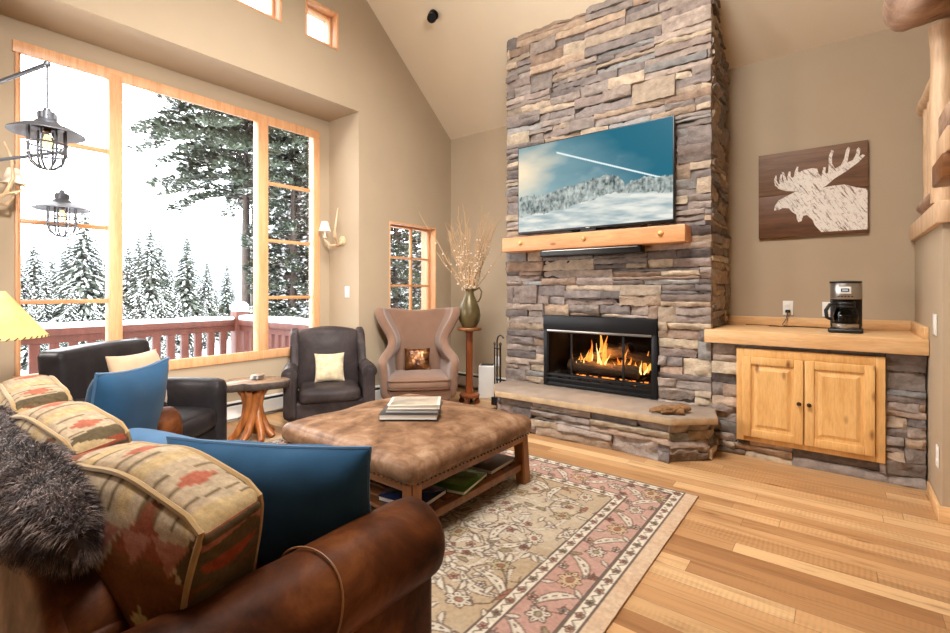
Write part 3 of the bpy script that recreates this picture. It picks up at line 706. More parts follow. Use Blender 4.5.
b = MB(); b.lathe([(.048, .1905), (.055, .193), (.055, .205), (.045, .217), (.001, .219)], 28, (0, -.03, 0)); b.lathe([(.0535, .172), (.0545, .172), (.0545, .186), (.0505, .186)], 28, (0, -.03, 0), False); b.build('carafe_lid', M['blackp'], cf)
b = MB(); b.lathe([(.046, .0645), (.062, .068), (.067, .095), (.064, .118), (.001, .119)], 24, (0, -.03, 0)); b.build('coffee', M['blackp'], cf)
b = MB(); b.tube([(-.05, -.06, .195), (-.085, -.085, .19), (-.105, -.095, .15), (-.1, -.09, .10), (-.075, -.07, .085)], [.009, .011, .012, .011, .008], 8); b.build('carafe_handle', M['blackp'], cf)
b = MB(); b.box((-.36, 4.553, 1.017), (-.326, 4.576, 1.042), .004)
b.tube([(-.343, 4.556, 1.03), (-.345, 4.545, 1.01), (-.35, 4.53, .97), (-.375, 4.515, .925), (-.36, 4.505, .9145), (-.28, 4.49, .9145), (-.17, 4.47, .9145), (-.08, 4.44, .9145), (-.02, 4.35, .9145), (.0, 4.28, .92)], .0035, 6)
tag(b.build('power_cord', M['blackp']), 'black power cord running from outlet along counter to coffee maker', 'cord')
b = MB(); pts = [(-.63, 4.50, .914), (-.55, 4.52, .914), (-.46, 4.50, .914), (-.40, 4.47, .914), (-.46, 4.44, .914), (-.38, 4.42, .914), (-.24, 4.50, .914), (-.14, 4.51, .914)]
b.tube(pts, .003, 6); tag(b.build('loose_cable', M['bronze']), 'thin brown cable lying loose at back of counter', 'cable')
# moose board
mw = thing('wall_art', 'dark plank board painted with white moose head hung on wall', 'wall art', (-.195, YB, 1.62))
ax0, ax1, az0, az1 = -.545, .155, 1.625, 2.31; zs = az0+.50*(az1-az0)
b = MB(); b.box((ax0, 4.553, zs+.0015), (ax1, 4.578, az1), .002); b.build('plank', M['boardup'], mw, world=True)
b = MB(); b.box((ax0, 4.553, az0), (ax1, 4.578, zs-.0015), .002); b.build('plank', M['boardlow'], mw, world=True)
# outlines measured on the board: fractions of its width and height
head = [(.995, .47), (.90, .50), (.80, .545), (.70, .545), (.62, .535), (.52, .535), (.44, .53), (.36, .52), (.28, .48), (.20, .44), (.165, .38), (.155, .325), (.20, .325), (.24, .345), (.30, .335), (.33, .29), (.37, .255), (.375, .20), (.39, .165), (.42, .175), (.435, .235), (.47, .24), (.52, .18), (.54, .12), (.57, .075), (.60, .035), (.995, .035)]
palm = [(.36, .525), (.27, .54), (.20, .575), (.185, .60), (.21, .63), (.27, .655), (.33, .685), (.38, .725), (.43, .76), (.52, .77), (.565, .755), (.575, .70), (.60, .66), (.585, .60), (.57, .535)]
beam = [(.50, .53), (.54, .60), (.60, .655), (.68, .71), (.78, .765), (.87, .80), (.955, .85), (.975, .835), (.92, .77), (.82, .69), (.72, .625), (.64, .55), (.60, .53)]
tines = [[(.20, .585), (.165, .62), (.155, .69), (.172, .74), (.183, .735), (.18, .68), (.195, .64), (.225, .615)], [(.215, .62), (.205, .68), (.222, .745), (.236, .74), (.232, .68), (.245, .645)], [(.25, .64), (.245, .70), (.23, .77), (.25, .765), (.268, .71), (.28, .66)], [(.29, .66), (.285, .71), (.30, .765), (.318, .76), (.315, .71), (.33, .685)], [(.35, .70), (.355, .75), (.375, .81), (.39, .805), (.385, .755), (.40, .735)],
    [(.60, .645), (.605, .70), (.62, .765), (.64, .76), (.635, .70), (.65, .685)], [(.66, .69), (.665, .78), (.665, .88), (.69, .945), (.712, .93), (.695, .87), (.695, .79), (.72, .735)], [(.77, .755), (.80, .83), (.815, .92), (.835, .955), (.85, .94), (.838, .86), (.825, .775)], [(.87, .795), (.895, .85), (.905, .91), (.92, .935), (.935, .91), (.93, .85), (.915, .82)]]
from mathutils.geometry import tessellate_polygon
b = MB()
for q_, pl in enumerate([head, palm, beam]+tines):
    pts = [Vector((ax0+u*(ax1-ax0), 4.5522-.00012*q_, az0+v*(az1-az0))) for u, v in pl]
    vs = [b.b.verts.new(p) for p in pts]
    for t in tessellate_polygon([pts]): b.b.faces.new([vs[i] for i in t])
n = NT('streaked_white_paint'); v = n.coord((1, 1, 1), (0, R(-58), 0)); mp = n.n('ShaderNodeMapping'); mp.inputs['Scale'].default_value = (9, 1, 70); n.l(v, mp.inputs[0])
f1 = n.noise(mp.outputs[0], 1, 4, .7); f2 = n.noise(n.coord(), 60, 4, .7)
c = n.mix(n.ramp(f1, [(.36, srgb(124, 98, 84)), (.47, srgb(226, 218, 208))]), n.ramp(f2, [(.32, srgb(160, 138, 120)), (.44, G(1))]), .8, 'MULTIPLY'); n.bsdf(c, .85); M['streak'] = n.m
b.build('painted_moose', M['streak'], mw, smooth=0, world=True)
# ceiling spot
sp = thing('ceiling_spotlight', 'small black adjustable spotlight fixed to sloped ceiling', 'spotlight', (-3.242, 3.53, 3.968)); b = MB()
nrm = Vector((0, -.83, -1)).normalized(); q = nrm.to_track_quat('Z', 'Y').to_matrix().to_4x4()
vs = b.lathe([(.05, 0), (.05, .012), (.02, .02)], 18)
for v in vs: v.co = q @ v.co
b.build('canopy', M['black'], sp)
ax = Vector((.45, -.55, -.7)).normalized(); q2 = Matrix.Translation(nrm*.05) @ ax.to_track_quat('Z', 'Y').to_matrix().to_4x4(); b = MB()
vs = b.lathe([(.03, -.045), (.042, -.035), (.046, .05), (.04, .05), (.036, .03), (.001, .028)], 18)
for v in vs: v.co = q2 @ v.co
b.build('lamp_head', M['black'], sp)
b = MB(); b.tube([nrm*.015, nrm*.05], .012, 8); b.build('stem', M['black'], sp)
# baseboard heaters
def heater(lab, x0, y0, x1, y1, nx, ny):
    """runs from (x0,y0) to (x1,y1) against a wall, room side is (nx,ny)"""
    o = thing('baseboard_heater', lab, 'heater', ((x0+x1)/2, (y0+y1)/2, 0)); L = math.hypot(x1-x0, y1-y0); ang = math.atan2(y1-y0, x1-x0); M4 = Matrix.Rotation(ang, 4, 'Z')
    d = 1 if Vector((-(y1-y0), x1-x0)).dot(Vector((nx, ny))) > 0 else -1
    def bx(b, lo, hi, bev=.002):
        ya, yb_ = sorted((lo[1]*d, hi[1]*d)); b.box((lo[0], ya, lo[2]), (hi[0], yb_, hi[2]), bev, 1, M4)
    b = MB(); bx(b, (-L/2, .052, .035), (L/2, .064, .150)); bx(b, (-L/2, .002, .172), (L/2, .058, .182)); bx(b, (-L/2, .002, .0), (L/2, .010, .172)); bx(b, (-L/2, .002, 0), (-L/2+.02, .066, .184)); bx(b, (L/2-.02, .002, 0), (L/2, .066, .184)); b.build('housing', M['heater'], o)
    b = MB(); bx(b, (-L/2+.02, .012, .03), (L/2-.02, .050, .168), 0); b.build('fins', M['heatergap'], o)
heater('long white baseboard heater below the large window', XR, .5, XR, YJ-.02, 1, 0)
heater('short white baseboard heater between dark chair and brown wing chair', XL, YJ+.02, XL, YB-.08, 1, 0)
heater('white baseboard heater on back wall beside chimney', XL+.1, YB, CX0-.05, YB, 0, -1)
# ------------------------------------------------------------------ rug
RX0, RX1, RY0, RY1 = -3.62, -.655, .86, 2.965
NX, NY = 560, 400; b = MB(); zr = .012
gv = [[b.b.verts.new((RX0+(RX1-RX0)*i/NX, RY0+(RY1-RY0)*j/NY, zr)) for i in range(NX+1)] for j in range(NY+1)]
for j in range(NY):
    for i in range(NX): b.b.faces.new((gv[j][i], gv[j][i+1], gv[j+1][i+1], gv[j+1][i]))
bt = [v for v in gv[0]]+[r[-1] for r in gv[1:]]+[v for v in gv[-1][-2::-1]]+[r[0] for r in gv[-2:0:-1]]
lo = [b.b.verts.new((v.co.x, v.co.y, .001)) for v in bt]
for k in range(len(bt)): b.b.faces.new((bt[(k+1) % len(bt)], bt[k], lo[k], lo[(k+1) % len(bt)]))
rug = b.build('area_rug', M['rug'], smooth=0)
tag(rug, 'faded gold oriental rug with pink floral border on wood floor', 'rug')
def rugpat(co):
    X = co[:, 0].astype(float); Y = co[:, 1].astype(float); N = len(X); rng = random.Random(4)
    dx = np.minimum(RX1-X, X-RX0); dy = np.minimum(RY1-Y, Y-RY0)
    ex = np.clip((dx-.07)/1, -1, 9); ey = dy-.012
    d = np.minimum(ex, ey)                       # distance into the border system
    n1 = vnoise(X*2.2, Y*2.2, 1); n2 = vnoise(X*1.3+5, Y*14, 2); n3 = vnoise(X*60, Y*60, 3, 2)
    mixc = lambda a, c, t: lin(a)[None]*(1-t[:, None])+lin(c)[None]*t[:, None]
    col = mixc((178, 152, 118), (202, 186, 162), np.clip(n1*1.9-.5+.22*np.clip((2.0-Y), -1, 1), 0, 1))   # field
    CRE, DK, TER, ROSE, OLI = lin((216, 203, 182)), lin((92, 72, 64)), lin((160, 104, 80)), lin((196, 136, 114)), lin((150, 136, 104))
    gd1 = (d >= 0) & (d < .062); pk = (d >= .062) & (d < .252); gd2 = (d >= .252) & (d < .31); fld = d >= .31
    col[gd1 | gd2] = mixc((218, 204, 180), (230, 220, 202), n1)[gd1 | gd2]
    col[pk] = mixc((186, 144, 128), (202, 168, 152), np.clip(n1*1.6-.3, 0, 1))[pk]
    endb = (ex < 0); col[endb] = mixc((206, 172, 140), (216, 190, 160), n2)[endb]; col[ey < 0] = lin((170, 140, 116))
    for e in (0, .062, .252, .31):
        m = np.abs(d-e) < .0058; col[m] = DK*.9+.1*CRE
    def paint(m, c, a=1.0): col[m] = col[m]*(1-a)+c*a
    def local(cx, cy, ang, r):
        m = np.nonzero((np.abs(X-cx) < r) & (np.abs(Y-cy) < r))[0]
        if len(m) == 0: return m, None, None
        x = X[m]-cx; y = Y[m]-cy; c_, s_ = math.cos(ang), math.sin(ang); return m, x*c_+y*s_, -x*s_+y*c_
    def rosette(cx, cy, r, n, fill, inner, ang=0, sq=1.0, dots=True, mask=None):
        m, x, y = local(cx, cy, ang, r*1.5)
        if x is None: return
        y = y/sq; rr = np.hypot(x, y); th = np.arctan2(y, x); edge = r*(.84+.16*np.cos(n*th))
        k = mask[m] if mask is not None else np.ones(len(m), bool)
        paint(m[k & (rr < edge)], fill, .88); paint(m[k & (np.abs(rr-edge) < .0052)], DK, .75)
        if dots: paint(m[k & (np.abs(rr-.66*r) < .0075) & (np.cos(n*2*th) > .3)], DK, .8)
        paint(m[k & (rr < .28*r)], inner, .9); paint(m[k & (np.abs(rr-.30*r) < .004)], DK, .7)
    def leaf(cx, cy, L, W, ang, fill, curve=0, mask=None, dots=True):
        m, x, y = local(cx, cy, ang, L*1.1)
        if x is None: return
        y = y-curve*(x/L)**2*L; t = np.clip(1-np.abs(x/L), 0, 1); w = W*np.sqrt(t)
        k = mask[m] if mask is not None else np.ones(len(m), bool)
        paint(m[k & (np.abs(y) < w) & (t > 0)], fill, .88); paint(m[k & (np.abs(np.abs(y)-w) < .0045) & (t > 0)], DK, .65)
        if dots: paint(m[k & (np.abs(y) < .0048) & (np.cos(x*150) > -.1) & (t > .12)], DK, .8)
    def vine(pts, w, c, a=.7, mask=None):
        for (x0, y0), (x1, y1) in zip(pts, pts[1:]):
            L = math.hypot(x1-x0, y1-y0); m, x, y = local((x0+x1)/2, (y0+y1)/2, math.atan2(y1-y0, x1-x0), L*.5+w*2)
            if x is None: continue
            k = mask[m] if mask is not None else np.ones(len(m), bool)
            paint(m[k & (np.abs(x) < L/2+w*.5) & (np.abs(y) < w)], c, a)
    # field ground: scrolling cream stems
    for k in range(80):
        cx = rng.uniform(RX0+.4, RX1-.4); cy = rng.uniform(RY0+.35, RY1-.35); r0 = rng.uniform(.06, .16); a0 = rng.uniform(0, 6.3); sg = rng.choice((-1, 1))
        P_ = [(cx+(r0+.01*i)*math.cos(a0+sg*i*.34), cy+(r0+.01*i)*math.sin(a0+sg*i*.34)) for i in range(12)]
        vine(P_, .0125, DK, .45, fld); vine(P_, .0095, CRE, .75, fld)
        for i in (3, 6, 9): leaf(P_[i][0]+.02*math.cos(i), P_[i][1]+.02*math.sin(i), .045, .017, a0+i, CRE, .2, fld, False)
    # field: palmettes, arching leaves, vines
    x0, x1, y0, y1 = RX0+.38, RX1-.38, RY0+.322, RY1-.322; sp = .33; q = 0
    for iy in range(7):
        for ix in range(9):
            cx = x1-.13-ix*sp; cy = y1-.10-iy*sp*.86-(.17 if ix % 2 else 0); q += 1
            if cy < y0: continue
            a = rng.uniform(0, 6.3); big = q % 3 == 0
            vine([(cx+.05*math.cos(a), cy+.05*math.sin(a))]+[(cx+(.07+.05*k)*math.cos(a+.35*k), cy+(.07+.05*k)*math.sin(a+.35*k)) for k in range(1, 5)], .0045, DK, .75, fld)
            vine([(cx+.05*math.cos(a+2.4), cy+.05*math.sin(a+2.4))]+[(cx+(.07+.05*k)*math.cos(a+2.4-.4*k), cy+(.07+.05*k)*math.sin(a+2.4-.4*k)) for k in range(1, 4)], .0045, DK, .7, fld)
            rosette(cx, cy, .10 if big else .062, 9 if big else 6, CRE if q % 2 else OLI*1.5, TER, a, .72, True, fld)
            leaf(cx+.19*math.cos(a+1.2), cy+.19*math.sin(a+1.2), .125, .026, a+2.6, CRE, .35, fld)
            leaf(cx+.17*math.cos(a-1.6), cy+.17*math.sin(a-1.6), .10, .022, a+.4, CRE, -.35, fld)
            for k in range(13):
                t = a+.9+k*.49+rng.uniform(-.2, .2); r = rng.uniform(.09, .20)
                px, py = cx+r*math.cos(t), cy+r*math.sin(t); kind = rng.random()
                if kind < .35: leaf(px, py, .034, .014, t+rng.uniform(-.7, .7), rng.choice([CRE, OLI, TER, CRE]), .2, fld, False)
                elif kind < .6: rosette(px, py, .022, 5, rng.choice([CRE, TER, ROSE]), DK, t, 1, False, fld)
                else: vine([(px, py), (px+.03*math.cos(t+1), py+.03*math.sin(t+1)), (px+.05*math.cos(t+1.9), py+.05*math.sin(t+1.9))], .0038, DK, .7, fld)
    # pink border: alternating palmettes, leaves
    def along(side):
        L = (RX1-RX0-.14) if side in 'tb' else (RY1-RY0-.024)
        def P(s, t):
            return {'t': (RX0+.07+s, RY1-.012-t), 'b': (RX0+.07+s, RY0+.012+t), 'r': (RX1-.07-t, RY0+.012+s), 'l': (RX0+.07+t, RY0+.012+s)}[side]
        return L, P
    for side in 'trbl':
        L, P = along(side); base = {'t': 0, 'b': 0, 'r': PI/2, 'l': PI/2}[side]; n = int(L/.235); st = L/n
        for k in range(n):
            s = (k+.5)*st; cx, cy = P(s, .157)
            if k % 2: rosette(cx, cy, .066, 8, lin((206, 178, 140)), TER, base, .8, True, pk)
            else: rosette(cx, cy, .052, 6, CRE, OLI, base, .9, True, pk)
            lx, ly = P(s+st*.5, .157); leaf(lx, ly, .10, .024, base+(.75 if k % 2 else -.75), CRE, .3*(1 if k % 2 else -1), pk)
            for t in (.09, .225):
                bx_, by_ = P(s+st*.28, t); rosette(bx_, by_, .021, 5, rng.choice([CRE, lin((214, 176, 150)), TER]), DK, k, 1, False, pk)
                vine([P(s+st*.1, .157), P(s+st*.2, t), P(s+st*.42, t+.01)], .0042, DK, .6, pk)
                bx_, by_ = P(s-st*.25, t); leaf(bx_, by_, .03, .012, base+t*9, rng.choice([CRE, OLI]), 0, pk, False)
        for t, wd, g in ((.031, .024, gd1), (.281, .022, gd2)):
            n = int(L/.085); st = L/n; prev = None
            for k in range(n):
                s = (k+.5)*st; cx, cy = P(s, t); rosette(cx, cy, .018, 5, ROSE if k % 3 else OLI, DK, k, 1, False, g)
                vine([P(s+st*.22, t-wd*.5), P(s+st*.5, t+wd*.5), P(s+st*.78, t-wd*.5)], .0036, DK, .7, g)
    col *= (.90+.2*n3)[:, None]*(.94+.12*vnoise(X*3, Y*90, 7))[:, None]
    return np.clip(col*.78, 0, 1)
setcol(rug, rugpat)
# ------------------------------------------------------------------ upholstery helpers
def facing(deg): return R(deg)+PI/2       # things are modelled with their front towards local -Y
def piping(mb, loop, r=.005): mb.tube(loop, r, 6, close=True)
def scatter_pillow(name, lab, loc, rz, tilt, w, h, t, m, group=None, pipe=None, seed=0, cat='pillow', roll=0, pinch=.08):
    """stands on its lower edge; faces local -Y, tilt leans the top back"""
    o = thing(name, lab, cat, loc, rz, group)
    X = Matrix.Rotation(-tilt, 4, 'X') @ Matrix.Translation((0, 0, 0)) @ Matrix.Rotation(roll, 4, 'Y')
    b = MB(); lp = b.pillow(w, h, t, 18, X @ Matrix.Translation((0, 0, h/2*(1-pinch*0))), pinch, .008, seed); b.build('cover', m, o, smooth=60)
    if pipe: b = MB(); piping(b, lp, .0055); b.build('piping', pipe, o)
    return o
# ------------------------------------------------------------------ sofa
sf = thing('sofa', 'chestnut leather sofa with rolled arms in foreground facing fireplace', 'sofa', (-1.83, .62, .012))
AX, AZ, AR = -.962, .495, .113; LX = -2.70
b = MB(); b.soft((-1.83, .63, .235), (1.76, .76, .25), .03, n=8); b.build('frame', M['leather'], sf, world=True)
b = MB()
def backfn(q, p):
    if p[2] > 0: q.y += .02*p[2]; q.z += .012*math.sin(q.x*4)
    if p[0] > .55: q.z -= .10*max(0, p[2])*((p[0]-.55)/.45)**2
    return q
b.soft((-1.875, .265, .40), (1.53, .13, .53), .055, (0, .01, .01), 16, fn=backfn); b.build('backrest', M['leather'], sf, world=True)
for nm, x, sg in (('arm', AX, 1), ('arm', LX, -1)):
    b = MB(); ys = [.20, .215, .25, .4, .6, .8, .93, .97, .988, .995]; rr = [.3, .75, .95, .96, .97, .99, 1, .97, .86, .55]
    b.tube([(x, y, AZ+.004*math.sin(y*9)) for y in ys], [AR*r for r in rr], 28)
    b.soft((x-sg*.02, .60, .245), (.17, .77, .42), .03, n=8)
    a = b.build(nm, M['leather'], sf, world=True, smooth=50)
    b = MB(); cx = x; yy = .63
    lp = [(cx+(AR+.002)*math.cos(t), yy+.015*math.sin(2*t), AZ+(AR+.002)*math.sin(t)) for t in [R(d) for d in range(-62, 150, 8)]]
    lp = [(cx+.066*sg if sg > 0 else cx+.066, yy-.004, .18), (cx+.067, yy-.002, .30)]+lp if sg > 0 else lp
    b.tube(lp, .0026, 6)
    s_ = b.build('seam_welt', M['armwelt'], a); s_.data.transform(mat_of(sf).inverted())
for k, x in enumerate((-2.33, -1.83, -1.33)):
    b = MB(); b.soft((x, .68, .375), (.50, .62, .12), .045, (0, 0, .02), 10); b.build('seat_cushion', M['leather'], sf, world=True)
for x in (-2.62, -1.04):
    for y in (.32, .95):
        b = MB(); b.lathe([(.022, .012), (.03, .07), (.03, .125)], 14, (x, y, 0)); b.build('foot', M['tablewood'], sf, world=True)
# kilim back cushions
def kilim(co, w, d, h, seed):
    x = co[:, 0]; y = co[:, 1]; z = co[:, 2]-h/2; q = .0135
    s1 = lambda a: np.floor(a/q)*q
    n = vnoise(x*3+seed*3, z*46+y*30, 5+seed); n2 = vnoise(x*60, z*60+y*60, seed, 2)
    C_ = lambda *c: lin(c)
    mixv = lambda a, c, t: lin(a)[None]*(1-t[:, None])+lin(c)[None]*t[:, None]
    col = mixv((168, 143, 114), (192, 174, 147), n)
    top = (co[:, 2] > h-.035)
    back = y > 0
    # face towards the rear: stepped diamonds
    for cx, cz, sx, c1, c2 in ((.16, -.01, 1.15, (126, 82, 52), (150, 62, 44)), (.40, .10, .6, (150, 124, 92), (146, 74, 56)), (-.26, .10, .8, (156, 130, 102), (150, 84, 66))):
        dd = np.abs(s1(x-cx))/.13/sx+np.abs(s1(z-cz))/.155/sx
        m = dd < 1; col[m] = mixv(c1, tuple(v*.86 for v in c1), n)[m]
        m = (dd < 1.0) & (z-cz < -.055*sx); col[m] = mixv(c2, tuple(v*.84 for v in c2), n)[m]
        m = (np.abs(s1(x-cx))/.035+np.abs(s1(z-cz+.055))/.035) < 1; col[m] = C_(196, 176, 128)
        m = (dd < .98) & (z-cz > .07*sx); col[m] = mixv((126, 66, 48), (146, 84, 62), n)[m]
    # side borders in olive brown teeth
    tooth = np.abs(((z+.2) % .11)/.11-.5)*.09
    edge = w/2*(1-.05*(y/(d/2)+1))-.10*np.clip(x/(w/2), 0, 1)**2*(.5-z/h)*.5
    m = (np.abs(x) > edge-.05+s1(tooth)*.8) ; col[m] = mixv((82, 70, 50), (104, 90, 68), n)[m]
    m = (np.abs(x) > edge-.012) & (((z+.2) % .11) < .05); col[m] = C_(146, 74, 54)
    # rows of small triangles near the top seam, stripes over the top panel
    tz = h/2-.085
    m = (np.abs(z-tz) < .03) & (np.abs(((x+.3) % .10)/.10-.5)*.09 < (z-tz+.03)*.75); col[m] = mixv((154, 96, 80), (172, 122, 104), n)[m]
    per = ((x+.017*seed) % .052); m = top & (per < .006); col[m] = C_(110, 92, 66)
    m = top & ((x+.06) % .22 < .05) & (np.abs(s1(y)+.01) < .045-1.4*np.abs(((x+.06) % .22)-.025)); col[m] = C_(172, 100, 78)
    m = top & ((x-.05) % .22 < .05); col[m] = mixv((178, 150, 104), (196, 172, 132), n)[m]
    return np.clip(col*(.8+.4*n2)[:, None]*(.86+.28*vnoise(x*8, z*160+y*160, 9))[:, None], 0, 1)
def kilim_cushion(lab, loc, rz, tilt, w, d, h, seed, ry=0):
    o = thing('kilim_cushion', lab, 'cushion', loc, rz, 'kilim back cushions along the sofa')
    X = Matrix.Rotation(tilt, 4, 'X') @ Matrix.Rotation(ry, 4, 'Y')
    b = MB()
    def fn(q, p):
        q.z += .022*(1-p[0]**2)*max(0, p[2]) - .028*abs(p[0])**5*max(0, p[2]); q.z += .006*math.sin(q.x*17+seed)*max(0, p[2]); q.y *= 1-.22*max(0, p[2])**2*.8; q.x *= 1-.10*(p[1]+1)*.5; q.x -= .10*max(0, p[0])**2*(1-p[2])*.5; return q
    b.soft((0, 0, h/2), (w, d, h), .032, (.012, .035, .02), 84, fn=fn); c = b.build('cover', M['kilim'], o, smooth=60)
    setcol(c, lambda co: kilim(co, w, d, h, seed)); c.data.transform(X)
    for sg in (-1, 1):
        b = MB(); pts = []
        for t in range(0, 64):
            a = 2*PI*t/64; k = 1/max(abs(math.cos(a)), abs(math.sin(a))); p = (math.cos(a)*k, sg, math.sin(a)*k)
            qx = max(-w/2+.012, min(w/2-.012, p[0]*w/2)); qz = p[2]*h/2; rc = .03
            ax_, az_ = abs(p[0]), abs(p[2])
            if ax_ > .86 and az_ > .86: qx *= .985; qz *= .985
            q = Vector((qx, sg*(d/2-.012), qz*.985)); q = fn(q, p); pts.append(X @ (q+Vector((0, sg*.004, h/2))))
        piping(b, pts, .0068); b.build('welt', M['welt'], o)
    return o
kilim_cushion('patterned kilim cushion nearest the camera with rust stepped diamond, against sofa arm', (-1.26, .435, .452), R(8), R(4), .66, .19, .335, 1)
kilim_cushion('patterned kilim cushion in the middle of three along sofa back', (-1.97, .43, .445), R(7), R(6), .60, .19, .345, 2)
kilim_cushion('patterned kilim cushion farthest from camera, beside parchment lamp shade', (-2.53, .44, .435), R(-2), R(4), .58, .20, .375, 3)
# fur throw over the sofa back
def fur_throw():
    rng = random.Random(3); b = MB(); nu, nv = 90, 40; base = []
    def P(u, a):
        x = -2.62+1.44*u; e = min(1, (1-u)/.10); e = math.sqrt(max(0, 1-(1-e)**2)); k = mnoise.noise(Vector((x*5, math.cos(a)*1.4, math.sin(a)*1.4)))
        r1 = (.074+.02*k)*(.15+.85*e); r2 = (.062+.016*k)*(.15+.85*e)
        return Vector((x+.02*math.sin(a*2+x*7), .262+.010*math.sin(x*6)+r1*math.cos(a)*1.05, .722+.012*math.sin(x*8+1)+r2*math.sin(a)-.05*max(0, -math.sin(a))*0))
    g = [[b.b.verts.new(P(i/nu, 2*PI*j/nv)) for j in range(nv)] for i in range(nu+1)]
    for i in range(nu):
        for j in range(nv): b.b.faces.new((g[i][j], g[i][(j+1) % nv], g[i+1][(j+1) % nv], g[i+1][j]))
    b.b.faces.new(g[-1]); b.b.faces.new(g[0][::-1])
    b.mi = 1; cx = lambda x: Vector((x, .262, .722))
    for k in range(26000):
        u = rng.random()**.75; a = rng.uniform(0, 2*PI)
        if u < .22: continue
        p = P(u, a); n = (p-cx(p.x)); n.normalize(); cl = mnoise.noise(Vector((p.x*16, p.y*16, p.z*16)))
        dr = (n*.8+Vector((.55+.4*cl, rng.uniform(-.3, .3)+.4*cl, -.35+rng.uniform(-.3, .3)))).normalized(); L = rng.uniform(.018, .036); sd = dr.cross(Vector((rng.uniform(-1, 1), rng.uniform(-1, 1), rng.uniform(-1, 1)))).normalized()*.0011
        m = p+dr*L*.6; t = p+dr*L+Vector((.003, 0, -.006))
        v = [b.b.verts.new(q) for q in (p-sd, p+sd, m+sd*.8, m-sd*.8, t)]; b._tag([b.b.faces.new(v[:4]), b.b.faces.new((v[3], v[2], v[4]))])
    return b
n = NT('grey_brown_fur_strands'); v = n.coord(); f = n.noise(v, 26, 4, .7); f2 = n.noise(v, 7, 3)
c = n.mix(n.ramp(f, [(.32, srgb(40, 29, 28)), (.5, srgb(98, 80, 76)), (.68, srgb(200, 182, 174))]), n.ramp(f2, [(.35, G(.62)), (.6, G(1))]), .8, 'MULTIPLY'); n.bsdf(c, .75, spec=.2, Sheen_Weight=.3); M['furs'] = n.m
tag(fur_throw().build('fur_throw', [M['furbase'], M['furs']], smooth=180), 'shaggy grey brown faux fur throw draped along sofa back', 'throw')
scatter_pillow('throw_pillow', 'large navy blue pillow leaning against near kilim cushion and sofa arm', (-1.285, .745, .405), R(29), R(-11), .60, .385, .17, M['blue'], 'navy pillows on the sofa', M['bluepipe'], 1, pinch=.06)
scatter_pillow('throw_pillow', 'navy blue pillow standing upright at far end of sofa before dark armchair', (-2.40, .64, .44), R(128), R(-13), .42, .46, .15, M['blue'], 'navy pillows on the sofa', M['bluepipe'], 4, pinch=.09, roll=R(0))
scatter_pillow('throw_pillow', 'lighter blue pillow lying back between the two navy pillows', (-1.92, .87, .53), R(8), R(-64), .46, .34, .12, M['blue2'], 'navy pillows on the sofa', M['bluepipe'], 7)
# ------------------------------------------------------------------ ottoman table
ot = thing('ottoman_coffee_table', 'square coffee table with distressed leather top and slatted shelf', 'coffee table', (-2.06, 2.03, .012))
b = MB()
def ofn(q, p):
    q.z += .012*mnoise.noise(Vector((q.x*4, q.y*4, 1)))*max(0, p[2]); return q
b.soft((0, 0, .355), (1.10, 1.06, .115), .05, (.01, .01, .035), 26, fn=ofn); b.build('leather_top', M['ottoleather'], ot)
b = MB()
for sx in (-1, 1): b.box((sx*.51-.012, -.49, .262), (sx*.51+.012, .49, .312), .003)
for sy in (-1, 1): b.box((-.51, sy*.49-.012, .262), (.51, sy*.49+.012, .312), .003)
b.build('apron', M['tablewoodx'], ot)
for sx in (-1, 1):
    for sy in (-1, 1):
        b = MB(); w = .034; tx, ty = sx*.487, sy*.467; fx, fy = sx*.50, sy*.482
        top = [(tx-w, ty-w), (tx+w, ty-w), (tx+w, ty+w), (tx-w, ty+w)]; bot = [(x-tx+fx, y-ty+fy) for x, y in top]
        A = [b.b.verts.new((x, y, .312)) for x, y in top]; B_ = [b.b.verts.new((x, y, .0)) for x, y in bot]
        b.b.faces.new(A); b.b.faces.new(B_[::-1])
        for k in range(4): b.b.faces.new((B_[k], B_[(k+1) % 4], A[(k+1) % 4], A[k]))
        bmesh.ops.bevel(b.b, geom=b.b.edges[:], offset=.005, segments=2, affect='EDGES'); b.build('leg', M['tablewood'], ot)
for sx in (-1, 1): b = MB(); b.box((sx*.492-.02, -.45, .085), (sx*.492+.02, .45, .125), .004); b.build('shelf_rail', M['tablewoodx'], ot)
for k in range(11):
    y = -.43+k*.086; b = MB(); b.box((-.47, y-.033, .108), (.47, y+.033, .126), .003); b.build('shelf_slat', M['tablewoodx'], ot)
b = MB(); nh = []
for s_ in (-1, 1):
    for k in range(34):
        t = -.50+k*1.0/33
        for p, nrm in (((s_*.549, t*.98, .313), (s_, 0, 0)), ((t*1.02, s_*.529, .313), (0, s_, 0))): b.soft(p, (.011, .011, .011), .0055, n=3)
tag(b.build('nailhead_trim', M['bronze'], ot), kind='stuff')
def book(name, lab, loc, rz, w, d, h, cover, group, pages=True, title=None):
    """hard-cover book lying flat; spine along local +Y side"""
    o = thing(name, lab, 'book', loc, rz, group); b = MB(); c = .003
    b.box((-w/2, -d/2, 0), (w/2, d/2, c), .0008); b.box((-w/2, -d/2, h-c), (w/2, d/2, h), .0008); b.box((-w/2, d/2-c, c), (w/2, d/2, h-c)); b.build('cover', cover, o)
    b = MB(); b.box((-w/2+.005, -d/2+.005, c), (w/2-.005, d/2-c, h-c)); b.build('page_block', M['paper'], o)
    if title:
        b = MB(); b.box((-w/2*title[0], -d/2*title[1], h), (w/2*title[0], d/2*title[1], h+.0008)); b.build('cover_picture', title[2], o)
    return o
cv = lambda nm, c, r=.4: plain(nm, srgb(*c), r, var=.1)
